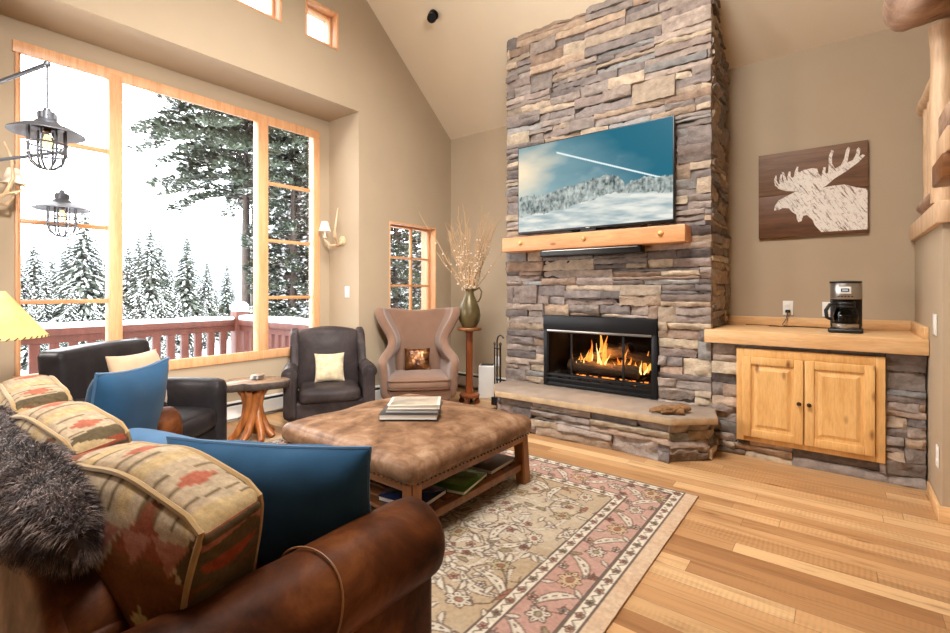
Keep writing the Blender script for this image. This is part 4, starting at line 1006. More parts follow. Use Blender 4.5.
CB_, CG, CD, CW, CR, CBL = cv('charcoal_cover', (44, 42, 44)), cv('green_cover', (74, 118, 44), .25), cv('grey_cover', (92, 86, 84)), cv('ivory_cover', (214, 204, 184)), cv('red_cover', (150, 52, 40)), cv('blue_cover', (36, 54, 92), .25)
picm = plain('cover_photo_dusk', srgb(150, 140, 124), .3, var=.45, scale=10); picg = plain('cover_photo_meadow', srgb(96, 134, 58), .25, var=.6, scale=9)
OX = .012; zt = .449+OX; g = R(37.6)
b1 = book('hardcover_book', 'large charcoal book at bottom of stack on leather ottoman', (-2.03, 2.01, zt), g, .335, .27, .032, CB_, 'books stacked on the ottoman')
b2 = book('hardcover_book', 'grey middle book of the stack on leather ottoman', (-2.02, 2.03, zt+.033), g-.02, .31, .235, .018, CD, 'books stacked on the ottoman')
b3 = book('hardcover_book', 'ivory book on top of the stack on leather ottoman', (-2.022, 2.035, zt+.052), g+.03, .30, .22, .024, CW, 'books stacked on the ottoman', title=(.9, .9, picm))
sz = .127+OX
book('coffee_table_book', 'green covered picture book on ottoman shelf at its open side', (-1.70, 2.02, sz), R(12), .27, .30, .022, CG, 'books on the ottoman shelf', title=(.8, .6, picg))
book('coffee_table_book', 'grey book with red spot on ottoman shelf near far leg', (-1.72, 2.34, sz), R(4), .25, .27, .026, CD, 'books on the ottoman shelf', title=(.35, .3, CR))
book('coffee_table_book', 'dark blue book on ottoman shelf beside near leg', (-1.74, 1.735, sz), R(8), .26, .24, .026, CBL, 'books on the ottoman shelf')
book('coffee_table_book', 'charcoal book at left end of ottoman shelf', (-2.28, 1.80, sz), R(-6), .30, .24, .03, CB_, 'books on the ottoman shelf')
book('coffee_table_book', 'red book on ottoman shelf behind the green picture book', (-2.02, 2.05, sz), R(8), .24, .28, .03, CR, 'books on the ottoman shelf')
# ------------------------------------------------------------------ dark wing chair with hide pillow
wc = thing('wing_chair', 'dark brown leather wing chair with cream hide pillow below large window', 'chair', (-3.80, 2.69, 0), facing(-33)); wc.scale = (1.1, 1.05, 1.02)
b = MB(); b.soft((0, .02, .14), (.64, .56, .16), .02, n=8); b.build('seat_base', M['darkleather'], wc)
b = MB(); b.soft((0, -.06, .268), (.475, .50, .12), .04, (0, .012, .018), 12); b.build('seat_cushion', M['darkleather'], wc)
b = MB()
def wfn(q, p):
    if p[2] > 0: q.z += .045*(1-p[0]**2)*p[2]
    q.y += .13*(q.z+.27)*.55; return q
b.soft((0, .165, .52), (.55, .15, .53), .05, (0, .035, .0), 14, fn=wfn); b.build('backrest', M['darkleather'], wc)
for sg in (-1, 1):
    b = MB(); b.soft((sg*.295, -.03, .27), (.085, .56, .38), .03, n=8); b.tube([(sg*.305, -.315, .465), (sg*.305, -.31, .465), (sg*.305, -.2, .467), (sg*.303, 0, .465), (sg*.295, .14, .475), (sg*.29, .2, .48)], [.04, .06, .062, .058, .05, .03], 18)
    b.soft((sg*.315, -.30, .30), (.07, .04, .40), .018, n=6)
    b.build('arm', M['darkleather'], wc, smooth=60)
    b = MB(); pf = [(-.04, .45), (.10, .44), (.27, .50), (.31, .80), (.27, .815), (.18, .805), (.11, .77), (.075, .68), (.05, .58), (.0, .50)]
    vs = b.prism([(sg*.245, y, z) for y, z in pf], (sg*.065, 0, 0), .022, 4); b.build('wing', M['darkleather'], wc, smooth=60)
    for y in (-.27, .22): b = MB(); b.box((sg*.27-.02, y-.02, 0), (sg*.27+.02, y+.02, .08), .004); b.build('leg', M['black'], wc)
b = MB()
b.build('x', M['black']) if False else b.b.free()
m4 = mat_of(wc)
p = m4 @ Vector((.005, -.035, .345))
scatter_pillow('hide_pillow', 'square cream hair-on-hide pillow on dark leather wing chair', p, facing(-33), R(14), .27, .27, .10, M['hide'], seed=2)
# ------------------------------------------------------------------ brown sculpted wing chair
bc = thing('wingback_armchair', 'taupe brown fabric wingback armchair with flared wings beside pedestal stand', 'armchair', (-3.405, 3.475, 0), facing(-44.3)); bc.scale = (.98, .98, 1.0)
rows = [(.14, .33, -.30, .30), (.30, .335, -.32, .31), (.44, .345, -.335, .315), (.515, .35, -.33, .32), (.545, .33, -.26, .325), (.585, .285, -.10, .33), (.66, .262, .02, .335), (.74, .285, .06, .345), (.83, .345, .045, .355), (.91, .395, .04, .365), (.965, .41, .06, .372), (1.0, .40, .10, .378)]
b = MB(); us = [-1, -.9, -.78, -.66, -.56, -.46, -.3, -.1, .1, .3, .46, .56, .66, .78, .9, 1]; ring = []
for z, W, yf, yb_ in rows:
    r = []
    for u in us:
        a = abs(u); sg = 1 if u >= 0 else -1
        if a <= .46: x = sg*W*.80*(a/.46); y = yb_-.02*(a/.46)**2
        else:
            s_ = (a-.46)/.54; x = sg*W*(.80+.20*min(1, s_*1.6)); y = yb_-.02+(yf-yb_+.02)*s_
        if z > .9: zz = z+.025*a*a-(.02 if a < .3 else 0)
        else: zz = z
        if .5 < z < .6 and a > .8: x *= 1.02
        r.append(b.b.verts.new((x, y, zz)))
    ring.append(r)
for A, B_ in zip(ring, ring[1:]):
    for k in range(len(us)-1): b.b.faces.new((A[k], A[k+1], B_[k+1], B_[k]))
sh = b.build('wing_shell', M['wing'], bc, smooth=0)
for p_ in sh.data.polygons: p_.use_smooth = True
md = sh.modifiers.new('Solidify', 'SOLIDIFY'); md.thickness = .092; md.offset = 0
md = sh.modifiers.new('Subsurf', 'SUBSURF'); md.levels = 2; md.render_levels = 2
apply_mods(sh)
for p_ in sh.data.polygons: p_.use_smooth = True
b = MB(); b.soft((0, -.01, .19), (.62, .60, .12), .03, n=8); b.build('seat_base', M['wing'], bc)
b = MB(); b.soft((0, -.05, .30), (.60, .60, .11), .045, (0, .015, .03), 14); sc_ = b.build('seat_cushion', M['wing'], bc)
b = MB()
for z in (.262, .338): b.tube([(-.30, .2, z), (-.30, -.32, z), (-.27, -.352, z), (-.1, -.362, z), (.1, -.362, z), (.27, -.352, z), (.30, -.32, z), (.30, .2, z)], .006, 6)
w_ = b.build('welt', M['wingpipe'], sc_)
for sg in (-1, 1):
    for y in (-.25, .26): b = MB(); b.lathe([(.014, 0), (.022, .13)], 10, (sg*.26, y, 0)); b.build('leg', M['tablewood'], bc)
p = mat_of(bc) @ Vector((-.01, .07, .365))
scatter_pillow('sequin_pillow', 'small shiny brown sequined pillow on taupe wingback armchair', p, facing(-44.3), R(16), .27, .24, .09, M['sequin'], seed=5)
# ------------------------------------------------------------------ dark leather armchair by the window
ac = thing('leather_armchair', 'near-black leather armchair turned to fireplace at window, blue pillow in front', 'armchair', (-3.41, 1.07, .013), facing(37.7))
b = MB(); b.soft((0, 0, .16), (.70, .62, .22), .03, n=8); b.build('seat_base', M['blackleather'], ac)
b = MB(); b.soft((0, -.06, .335), (.52, .54, .15), .05, (0, .02, .025), 12); b.build('seat_cushion', M['blackleather'], ac)
b = MB()
def afn(q, p):
    q.y += .11*(q.z+.27); q.z += .012*(1-p[0]**2)*max(0, p[2])
    for tx in (-.16, 0, .16):
        for tz in (-.08, .08):
            r2 = ((q.x-tx)**2+(q.z-tz)**2)/.0016
            if p[1] < 0: q.y += .022*math.exp(-r2)
    return q
b.soft((0, .21, .585), (.72, .15, .53), .035, (0, .02, 0), 26, fn=afn); b.build('backrest', M['blackleather'], ac)
for sg in (-1, 1):
    b = MB(); b.soft((sg*.315, -.03, .33), (.13, .62, .50), .05, (0, 0, .01), 10); b.build('arm', M['blackleather'], ac)
    for y in (-.26, .26): b = MB(); b.box((sg*.3-.02, y-.02, 0), (sg*.3+.02, y+.02, .06), .004); b.build('foot', M['black'], ac)
p = mat_of(ac) @ Vector((.10, .05, .40))
scatter_pillow('throw_pillow', 'tan suede pillow on dark leather armchair behind upright blue pillow', p, facing(30), R(14), .38, .40, .13, M['tanfab'], seed=9)
# ------------------------------------------------------------------ live-edge side table with tray
st = thing('side_table', 'live-edge slab side table on twisted root base between dark chairs', 'side table', (-3.765, 1.945, 0), R(25))
b = MB(); rng = random.Random(5); out = []
for k in range(40):
    a = 2*PI*k/40; r = .245*(1+.13*math.sin(2*a+.6)+.07*math.sin(3*a+1)+.04*math.sin(5*a)); r *= 1-.28*math.exp(-((a-4.9)/.22)**2)
    out.append((r*math.cos(a), r*math.sin(a)*.92))
rg = []
for z, s_ in ((.412, .90), (.42, .95), (.44, .985), (.458, .995), (.468, .975), (.470, .95)): rg.append([b.b.verts.new((x*s_, y*s_, z+.004*math.sin(9*x))) for x, y in out])
for A, B_ in zip(rg, rg[1:]):
    for k in range(40): b.b.faces.new((A[k], A[(k+1) % 40], B_[(k+1) % 40], B_[k])).material_index = 1
b.b.faces.new(rg[0][::-1]).material_index = 1; b.b.faces.new(rg[-1])
b.build('slab_top', [M['slab'], M['bark']], st)
b = MB()
for k in range(7):
    a = 2*PI*k/7+.3; tw = .9; r0 = .16+.03*math.sin(k*2.3)
    b.tube([(r0*math.cos(a), r0*math.sin(a), .018), (r0*.72*math.cos(a+.15), r0*.72*math.sin(a+.15), .06), (.055*math.cos(a+tw*.5), .055*math.sin(a+tw*.5), .18), (.042*math.cos(a+tw), .042*math.sin(a+tw), .28), (.06*math.cos(a+tw*1.2), .06*math.sin(a+tw*1.2), .36), (.10*math.cos(a+tw*1.3), .10*math.sin(a+tw*1.3), .415)], [.022, .03, .036, .036, .034, .03], 9)
b.build('root_base', M['root'], st, smooth=60)
o = thing('coaster_stack', 'small dark stack of coasters on live-edge side table', 'coasters', (-3.79, 1.99, .474)); b = MB()
for k in range(4): b.lathe([(.05, .001+k*.008), (.052, .003+k*.008), (.052, .006+k*.008), (.05, .0078+k*.008)], 20, (.004*(k % 2), .003*k, 0))
b.build('coaster', M['steel'], o)
# ------------------------------------------------------------------ pedestal stand with jug of twigs
ps = thing('pedestal_stand', 'tall slim wooden pedestal stand with round top and wheeled base', 'plant stand', (-3.12, 3.95, 0))
b = MB(); b.lathe([(.125, .775), (.13, .782), (.13, .80), (.125, .806)], 32); b.build('round_top', M['tablewood'], ps)
b = MB(); b.lathe([(.034, .11), (.046, .11), (.046, .13), (.04, .15), (.037, .4), (.037, .74), (.045, .76), (.05, .775)], 8); b.build('post', M['redwood'], ps, smooth=20)
b = MB(); b.lathe([(.10, .072), (.108, .078), (.108, .098), (.09, .108), (.05, .112)], 32); b.build('base_plate', M['redwood'], ps)
for k in range(4):
    a = k*PI/2+.4; x, y = .085*math.cos(a), .085*math.sin(a)
    b = MB(); b.tube([(x-.012*math.sin(a), y+.012*math.cos(a), .03), (x+.012*math.sin(a), y-.012*math.cos(a), .03)], .03, 16); b.box((x-.014, y-.014, .03), (x+.014, y+.014, .073)); b.build('caster', M['redwood'], ps)
vz = .8065
vs_ = thing('jug_vase', 'olive bronze jug vase with handle holding dry twigs on pedestal', 'vase', (-3.12, 3.95, vz)); vs_.scale = (1.22, 1.22, 1.25)
b = MB(); b.lathe([(.05, 0), (.062, .004), (.088, .05), (.097, .10), (.09, .155), (.065, .22), (.043, .265), (.036, .295), (.04, .315), (.044, .322), (.038, .322), (.031, .296), (.03, .28)], 28, caps=False); b.lathe([(.001, .002), (.06, .002)], 28, caps=False); b.build('body', M['vase'], vs_)
b = MB(); d_ = Vector((.79, .61, 0)); hp = [d_*.04+Vector((0, 0, .31)), d_*.085+Vector((0, 0, .335)), d_*.105+Vector((0, 0, .30)), d_*.095+Vector((0, 0, .25)), d_*.075+Vector((0, 0, .215)), d_*.065+Vector((0, 0, .22))]
b.tube(hp, [.008, .008, .007, .007, .007, .006], 8); b.build('handle', M['vase'], vs_)
rng = random.Random(12); bt_ = MB(); bt_.mi = 0
Rv = Vector((.792, .611, 0)); Fv = Vector((-.611, .792, 0))
for k in range(36):
    a = rng.uniform(-.36, .36) if k > 4 else [-.52, -.34, .34, -.62, .6][k]; dep = rng.uniform(-.22, .22); L = rng.uniform(.55, .80)*(1 if abs(a) < .5 else .85)
    if k == 4 or k == 3: L = .52
    if k == 0: L = .84
    p0 = Vector((rng.uniform(-.015, .015), rng.uniform(-.015, .015), .27)); dirv = (Rv*math.sin(a)+Fv*math.sin(dep)+Vector((0, 0, math.cos(a)))).normalized()
    pts = [p0]; q = p0
    for i in range(1, 9):
        q = q+dirv*L/8+Rv*(.010*math.sin(i*1.7+k))+Fv*(.008*math.cos(i*1.3+k)); dirv = (dirv+Rv*a*.02+Vector((0, 0, .02))).normalized(); pts.append(q)
    bt_.mi = 0; bt_.tube(pts, [.0050*(1-.7*i/8) for i in range(9)], 5)
    bt_.mi = 0
    for i in range(3, 8):
        if rng.random() < .5: e = pts[i]+(Rv*rng.uniform(-1, 1)+Vector((0, 0, 1.2))).normalized()*rng.uniform(.05, .13); bt_.tube([pts[i], (pts[i]+e)/2+Rv*.006, e], [.0022, .0018, .001], 4)
    bt_.mi = 1
    for i in range(1, 6):
        for _ in range(2 if k % 2 else 1):
            c = pts[i]+Rv*rng.uniform(-.02, .02)+Fv*rng.uniform(-.015, .015); s_ = rng.uniform(.007, .014); bt_.soft(c, (s_, s_, s_*1.2), s_*.5, n=3)
tag(bt_.build('dry_twigs', [M['twig'], M['bud']], smooth=60), 'spray of dry twigs with white buds standing in jug vase', 'branches', kind='stuff'); bpy.data.objects['dry_twigs'].location = vs_.location; bpy.data.objects['dry_twigs'].scale = (1.3, 1.3, 1.22)
# air purifier
o = thing('air_purifier', 'white box air purifier on floor behind pedestal stand', 'air purifier', (-3.135, 4.29, 0), R(30)); b = MB()
b.box((-.09, -.09, 0), (.09, .09, .365), .015, 3); b.build('housing', M['white'], o)
b = MB()
for k in range(8): b.box((-.07, -.065+k*.018, .3652), (.07, -.057+k*.018, .368))
b.build('vent_grille', M['heatergap'], o)
# fireplace tools
o = thing('fireplace_tool_set', 'black iron fireplace tool set standing left of chimney', 'fire tools', (-2.70, 3.86, 0)); b = MB(); b.lathe([(.085, 0), (.09, .006), (.085, .014), (.01, .02)], 24); b.build('base', M['black'], o)
b = MB(); b.tube([(0, 0, .015), (0, 0, .70), (.01, 0, .735), (.035, 0, .755), (.065, 0, .745), (.075, 0, .725)], .0075, 8); b.tube([(-.05, .02, .62), (.05, -.02, .62)], .006, 6); b.build('stand', M['black'], o)
for k, (x, y) in enumerate(((-.045, .018), (.045, -.018), (.022, .03))):
    b = MB(); b.tube([(x, y, .64), (x, y, .1)], .005, 6); b.tube([(x, y, .64), (x+.01, y, .665), (x, y, .68), (x-.01, y, .665), (x, y, .645)], .004, 6)
    if k == 0: b.box((x-.035, y-.008, .05), (x+.035, y+.008, .13), .004)
    elif k == 1: b.soft((x, y, .09), (.06, .05, .09), .02, n=4)
    else: b.tube([(x, y, .1), (x+.02, y, .07), (x+.03, y, .09)], .005, 6)
    b.build('fire_tool', M['black'], o)
# leather gloves on the hearth
o = thing('work_gloves', 'tan suede work gloves lying on right end of stone hearth', 'gloves', (-.985, 3.53, .3225), R(20)); o.scale = (.86, .86, .9)
for q, (ox, oy, rz, zz) in enumerate(((0, 0, 0, 0), (.05, .03, R(25), .016))):
    b = MB(); X = TR((ox, oy, zz), 0, 0, rz)
    b.soft((0, 0, .018), (.10, .10, .034), .017, (0, 0, .006), 6, X); b.soft((.085, .0, .02), (.09, .115, .038), .018, (0, 0, .004), 6, X)
    for k in range(4):
        y = -.038+k*.0255; L = (.075, .09, .085, .065)[k]; vs = b.tube([X @ Vector(p) for p in ((-.035, y, .018), (-.07, y+.004*(k-1.5), .026), (-.05-L*.6, y+.006*(k-1.5), .022), (-.055-L, y+.008*(k-1.5), .012))], [.014, .0135, .012, .009], 8)
    b.tube([X @ Vector(p) for p in ((.01, -.04, .018), (-.02, -.068, .022), (-.055, -.078, .016))], [.015, .0135, .010], 8)
    b.build('glove', M['glove'], o, smooth=60)
# floor lamp with parchment shade
fl_ = thing('floor_lamp', 'log floor lamp with pale parchment cone shade at left edge beyond sofa', 'lamp', (-3.0, .352, 0))
b = MB(); b.lathe([(.13, 0), (.14, .01), (.13, .035), (.05, .05)], 24); b.build('base', M['bronze'], fl_)
b = MB(); b.tube([(.004*math.sin(z*17), .004*math.cos(z*13), z) for z in [.045+.1*i for i in range(10)]+[.985]], [.03+.003*math.sin(i*2.1) for i in range(11)], 12); b.build('log_pole', M['root'], fl_)
b = MB(); prof = [(.205, .985), (.055, 1.195)]
b.lathe([(.205, .985), (.15, 1.062), (.10, 1.132), (.055, 1.195), (.053, 1.195), (.098, 1.13), (.148, 1.06), (.202, .985)], 40, caps=False); s_ = b.build('lamp_shade', M['shade'], fl_)
b = MB()
for k in range(46):
    a = 2*PI*k/46; b.tube([(.207*math.cos(a), .207*math.sin(a), .983), (.203*math.cos(a+.07), .203*math.sin(a+.07), .993)], .0028, 5)
b.build('lacing', M['lace'], s_)
b = MB(); b.tube([(0, 0, .985), (0, 0, 1.2), (0, 0, 1.215)], [.006, .006, .012], 8); b.tube([(-.054, 0, 1.194), (.054, 0, 1.194)], .003, 5); b.build('harp', M['bronze'], fl_)
# ------------------------------------------------------------------ chandelier with caged lanterns
ch = thing('lantern_chandelier', 'grey metal chandelier with caged lanterns on long arms before large window', 'chandelier', (-4.0, .12, 2.9))
def W(o, p): return Vector(p)-o.location
hub = Vector((-3.55, .02, 2.25)); e1 = Vector((-3.097, .567, 2.312)); e2 = Vector((-4.038, .813, 2.103))
e1 = Vector((-3.097, .567, 2.312))
b = MB(); b.tube([W(ch, (-3.75, .05, 1.70)), W(ch, (-3.75, .05, 4.6))], .014, 10); b.lathe([(.03, -.05), (.05, -.03), (.05, .03), (.03, .05)], 16, W(ch, (-3.75, .05, 1.76))); b.lathe([(.03, -.05), (.05, -.03), (.05, .03), (.03, .05)], 16, W(ch, (-3.75, .05, 1.99))); b.build('stem', M['pewter'], ch)
def lantern(e, drop, D, zarm0):
    a = MB(); a.tube([W(ch, (-3.75, .05, zarm0)), W(ch, e)], .010, 8); a.soft(W(ch, e), (.03, .03, .03), .014, n=4); a.build('arm', M['pewter'], ch)
    c = W(ch, (e.x, e.y, e.z-drop)); k = D/.36
    b = MB(); b.tube([W(ch, e), c+Vector((0, 0, .11*k))], .0045, 6); b.build('cable', M['black'], ch)
    b = MB(); b.lathe([(.012*k, .13*k), (.018*k, .125*k), (.018*k, .11*k), (.040*k, .105*k), (.042*k, .06*k), (.05*k, .055*k), (.066*k, .035*k), (.07*k, .03*k), (.12*k, .016*k), (.178*k, -.018*k), (.18*k, -.024*k), (.176*k, -.024*k), (.12*k, .006*k), (.065*k, .02*k)], 40, c, False)
    for q in range(8):
        t = 2*PI*q/8; b.box((.041*k*math.cos(t)+c.x-.004, .041*k*math.sin(t)+c.y-.004, c.z+.065*k), (.041*k*math.cos(t)+c.x+.004, .041*k*math.sin(t)+c.y+.004, c.z+.1*k))
    s = b.build('lantern_shade', M['pewter'], ch)
    b = MB()
    for q in range(4):
        t = PI*q/4+.3; d = Vector((math.cos(t), math.sin(t), 0)); b.tube([c+d*.088*k+Vector((0, 0, .01*k)), c+d*.09*k+Vector((0, 0, -.14*k)), c+d*.075*k+Vector((0, 0, -.195*k)), c+d*.04*k+Vector((0, 0, -.225*k)), c+Vector((0, 0, -.235*k)), c-d*.04*k+Vector((0, 0, -.225*k)), c-d*.075*k+Vector((0, 0, -.195*k)), c-d*.09*k+Vector((0, 0, -.14*k)), c-d*.088*k+Vector((0, 0, .01*k))], .006*k, 6)
    for z, r in ((-.085, .092), (-.145, .092)): b.tube([c+Vector((r*k*math.cos(2*PI*q/28), r*k*math.sin(2*PI*q/28), z*k)) for q in range(28)], .0055*k, 6, close=True)
    b.build('wire_cage', M['pewter'], s)
    b = MB(); b.lathe([(.02*k, .03*k), (.02*k, -.01*k), (.015*k, -.014*k)], 16, c); b.build('bulb_socket', M['bronze'], s)
    b = MB(); b.lathe([(.013*k, -.014*k), (.03*k, -.045*k), (.036*k, -.075*k), (.03*k, -.105*k), (.012*k, -.12*k), (.001, -.122*k)], 20, c); b.build('bulb_glass', M['glass'], s)
    b = MB()
    for q in range(6):
        t = 2*PI*q/6; d = Vector((math.cos(t), math.sin(t), 0)); b.tube([c+d*.008*k+Vector((0, 0, -.03*k)), c+d*.022*k+Vector((0, 0, -.075*k)), c+d*.014*k+Vector((0, 0, -.11*k))], .0045*k, 5)
    b.build('filament', M['bulb'], s)
lantern(e1, .325, .298, 1.99)
lantern(e2, .36, .300, 1.76)
lantern(Vector((-3.62, -.42, 2.2)), .34, .30, 1.9)  # out-of-view lantern, added to go with the point fill beside the stem
# ------------------------------------------------------------------ antler sconces
def sconce(lab, base, sg, flip=1):
    """base: point on a jamb; sg: outward direction along y (+1 / -1)"""
    o = thing('antler_sconce', lab, 'sconce', base, 0, 'antler sconces on the window recess jambs'); S_ = sg
    b = MB(); vs = b.lathe([(.05, 0), (.05, .012), (.03, .02)], 18)
    for v in vs: v.co = Vector((v.co.x, S_*v.co.z, v.co.y))
    b.build('back_plate', M['antler'], o)
    b = MB()
    for pts, r in (([(0, .015, -.02), (.02, .08, -.05), (.06, .14, .0), (.10, .17, .10), (.11, .16, .22), (.09, .13, .32)], .017), ([(.03, .09, -.045), (.0, .15, -.06), (-.05, .19, .0), (-.07, .2, .06)], .013), ([(.06, .14, .0), (.12, .2, .02), (.16, .23, .08)], .011), ([(0, .015, -.02), (-.05, .06, -.06), (-.10, .1, -.05), (-.13, .12, .0)], .012)):
        N_ = len(pts); b.tube([(x*flip, S_*y, z) for x, y, z in pts], [r*(1-.75*i/(N_-1)) for i in range(N_)], 9)
    b.build('antler_branch', M['antler'], o, smooth=60)
    cx, cy, cz = -.045*flip, S_*.19, .02
    b = MB(); b.lathe([(.02, .0), (.022, .008), (.009, .012), (.009, .07)], 14, (cx, cy, cz)); b.build('candle_tube', M['cream'], o)
    b = MB(); b.lathe([(.062, .065), (.03, .165), (.028, .165), (.06, .065)], 24, (cx, cy, cz), False); b.build('candle_shade', M['cream'], o)
sconce('antler wall sconce right of large window on recess jamb, switch plate below', (-4.18, YJ-.001, 1.72), -1, 1)
sconce('antler wall sconce with cream shade at left edge behind lanterns', (-4.20, YN+.001, 1.80), 1, 1); bpy.data.objects['antler_sconce.001'].location.y += 0
# ------------------------------------------------------------------ stair landing rail at the right
lr = thing('landing_railing', 'pale log railing standing on wooden cap of half wall at right', 'railing', (.47, 4.0, 1.546))
b = MB(); b.box((.385, 3.395, 1.546), (.60, 4.57, 1.66), .006); b.box((.60, 3.395, 1.546), (XE-.05, 3.60, 1.66), .006); b.build('wall_cap', M['stairwood'], lr, world=True)
def logtube(b, p, q, r, n=12, seed=0, seg=8):
    rng = random.Random(seed); p = Vector(p); q = Vector(q); pts = [p.lerp(q, i/seg)+Vector((rng.uniform(-1, 1), rng.uniform(-1, 1), rng.uniform(-1, 1)))*r*.06 for i in range(seg+1)]
    b.tube([p+(p-q).normalized()*.004]+pts, [r*.8]+[r*rng.uniform(.93, 1.06) for _ in pts], n)
b = MB(); logtube(b, (.46, 4.50, 1.765), (.47, 3.52, 1.765), .05, seed=1); b.build('lower_rail', M['burl'], lr, world=True)
b = MB(); logtube(b, (.46, 4.50, 2.45), (.47, 3.52, 2.45), .055, seed=2); b.build('upper_rail', M['stairwood'], lr, world=True)
for k, y in enumerate((4.36, 4.2, 4.04, 3.88, 3.72)):
    b = MB(); logtube(b, (.465, y, 1.79), (.465, y, 2.44), .033, seed=k+5); b.build('spindle', M['stairwood'], lr, world=True)
b = MB(); logtube(b, (.43, 3.53, 1.662), (.43, 3.53, 2.62), .058, 14, seed=20); b.build('newel_post', M['stairwood'], lr, world=True)
o = thing('burl_log_handrail', 'thick gnarled log beam resting on pale post at top right', 'log beam', (.4, 3.5, 2.75)); b = MB(); pts = []; rr = []
p0 = Vector((.19, 3.34, 2.745)); p1 = Vector((1.7, 4.0, 2.745)); N_ = 40; nv = 36; g = []
ax = (p1-p0).normalized(); sd = ax.cross(Vector((0, 0, 1))).normalized()
for i in range(N_+1):
    t = i/N_; c = p0.lerp(p1, t); e = min(1, (t*(p1-p0).length)/.13); e = math.sqrt(max(0, 1-(1-e)**2)); r0 = .168*(.02+.98*e)*(1-.12*t)
    row = []
    for j in range(nv):
        a = 2*PI*j/nv; k = mnoise.noise(Vector((t*7, math.cos(a)*1.2, math.sin(a)*1.2))); k2 = mnoise.noise(Vector((t*26, math.cos(a)*3.2, math.sin(a)*3.2)))
        r = r0*(1+.16*k+.05*k2); dz = -.05*math.exp(-((t-.17)/.10)**2)*max(0, -math.sin(a))*-1
        row.append(b.b.verts.new(c+(sd*math.cos(a)+Vector((0, 0, 1))*math.sin(a))*r+Vector((0, 0, dz))))
    g.append(row)
for i in range(N_):
    for j in range(nv): b.b.faces.new((g[i][j], g[i][(j+1) % nv], g[i+1][(j+1) % nv], g[i+1][j]))
b.b.faces.new(g[0][::-1]); b.b.faces.new(g[-1]); b.build('log', M['burl'], o, world=True, smooth=180)
ss = thing('staircase_treads', 'thick wooden stair tread ends stepping up at right picture edge', 'staircase', (.6, 3.2, 0))
for k, (x, y, z) in enumerate(((.355, 3.06, 1.76), (.366, 3.03, 1.872), (.372, 3.01, 1.984))):
    b = MB(); b.box((x, y-.10, z-.055), (1.5, y+.20, z+.055), .008); b.build('tread', [M['tablewoodx'], M['stairwood'], M['burl']][k], ss, world=True)
b = MB(); b.box((.62, 2.7, 0), (.70, 3.39, 1.95), .006); b.build('stringer', M['stairwood'], ss, world=True)
# ------------------------------------------------------------------ outdoors
XD = -6.9; YC = 3.37
b = MB(); b.box((XD-.12, -2.0, -.30), (XR-.2, YC+.12, -.16)); tag(b.build('deck_floor', M['snow'], smooth=0), kind='structure')
rl = thing('deck_railing', 'red stained wooden deck railing topped with snow outside large window', 'railing', (XD, 1.0, -.16))
zt = .775
b = MB(); b.box((XD-.07, -2.0, zt-.075), (XD+.07, YC-.09, zt), .006); b.box((XD+.09, YC-.07, zt-.075), (XR-.3, YC+.07, zt), .006); b.build('top_rail', M['deck'], rl, world=True)
b = MB(); b.box((XD-.03, -2.0, zt-.16), (XD+.03, YC-.09, zt-.075)); b.box((XD+.09, YC-.03, zt-.16), (XR-.3, YC+.03, zt-.075)); b.box((XD-.04, -2.0, -.10), (XD+.04, YC-.09, -.02)); b.box((XD+.09, YC-.04, -.10), (XR-.3, YC+.04, -.02)); b.build('rail_beam', M['deck'], rl, world=True)
y = YC-.235
while y > -1.6:
    b = MB(); b.box((XD-.035, y-.042, -.02), (XD+.035, y+.042, zt-.16), .004); b.build('baluster', M['deck'], rl, world=True); y -= .165
x = XD+.23
while x < XR-.35:
    b = MB(); b.box((x-.042, YC-.035, -.02), (x+.042, YC+.035, zt-.16), .004); b.build('baluster', M['deck'], rl, world=True); x += .165
for px, py in ((XD, YC), (XD, -.9)):
    b = MB(); b.box((px-.09, py-.09, -.16), (px+.09, py+.09, .89), .006); b.build('post', M['deck'], rl, world=True)
    b = MB(); b.soft((px, py, .95), (.21, .21, .13), .06, (0, 0, .02), 8); b.build('snow_cap', M['snow'], rl, world=True)
b = MB()
def sfn(q, p): q.z += .012*mnoise.noise(Vector((q.x*2, q.y*2.5, 0)))*max(0, p[2]); return q
b.soft((XD, (YC-.1-2)/2, zt+.026), (.15, YC+1.9, .056), .026, (0, 0, .008), 30, fn=sfn); b.soft(((XD+.09+XR-.3)/2, YC, zt+.03), (XR-.39-XD, .15, .07), .03, (0, 0, .01), 24, fn=sfn); b.build('snow_layer', M['snow'], rl, world=True, smooth=60)
# snowy ground falling away, far hills
b = MB(); xs = [-8.0, -10, -13, -17, -22, -30, -45, -70]; zs = [-1.3, -1.5, -1.65, -1.8, -1.9, -2.0, -2.4, -3.5]; ys = [-30, -15, -6, 0, 4, 8, 14, 22, 40, 60]
gv = [[b.b.verts.new((x, y, z+.25*mnoise.noise(Vector((x*.3, y*.3, 0))))) for y in ys] for x, z in zip(xs, zs)]
for i in range(len(xs)-1):
    for j in range(len(ys)-1): b.b.faces.new((gv[i][j], gv[i+1][j], gv[i+1][j+1], gv[i][j+1]))
struct('snow_ground', b, M['snow'], smooth=60)
b = MB(); prev = None
P_ = []
for i in range(81):
    a = i/80; x = -190+60*a; y = -80+290*a; h = 5+16*max(0, mnoise.noise(Vector((a*5, 1, 0)))+.45)+ 10*math.exp(-((a-.66)/.16)**2); P_.append((x, y, h))
for (x, y, h), (x2, y2, h2) in zip(P_, P_[1:]): b.quad((x, y, -14), (x2, y2, -14), (x2+70*.5, y2-20, h2*.0-14+.01), (x+35, y-20, -14+.01)); b.quad((x+35, y-20, -14), (x2+35, y2-20, -14), (x2, y2, h2), (x, y, h))
struct('far_hills', b, M['hill'])
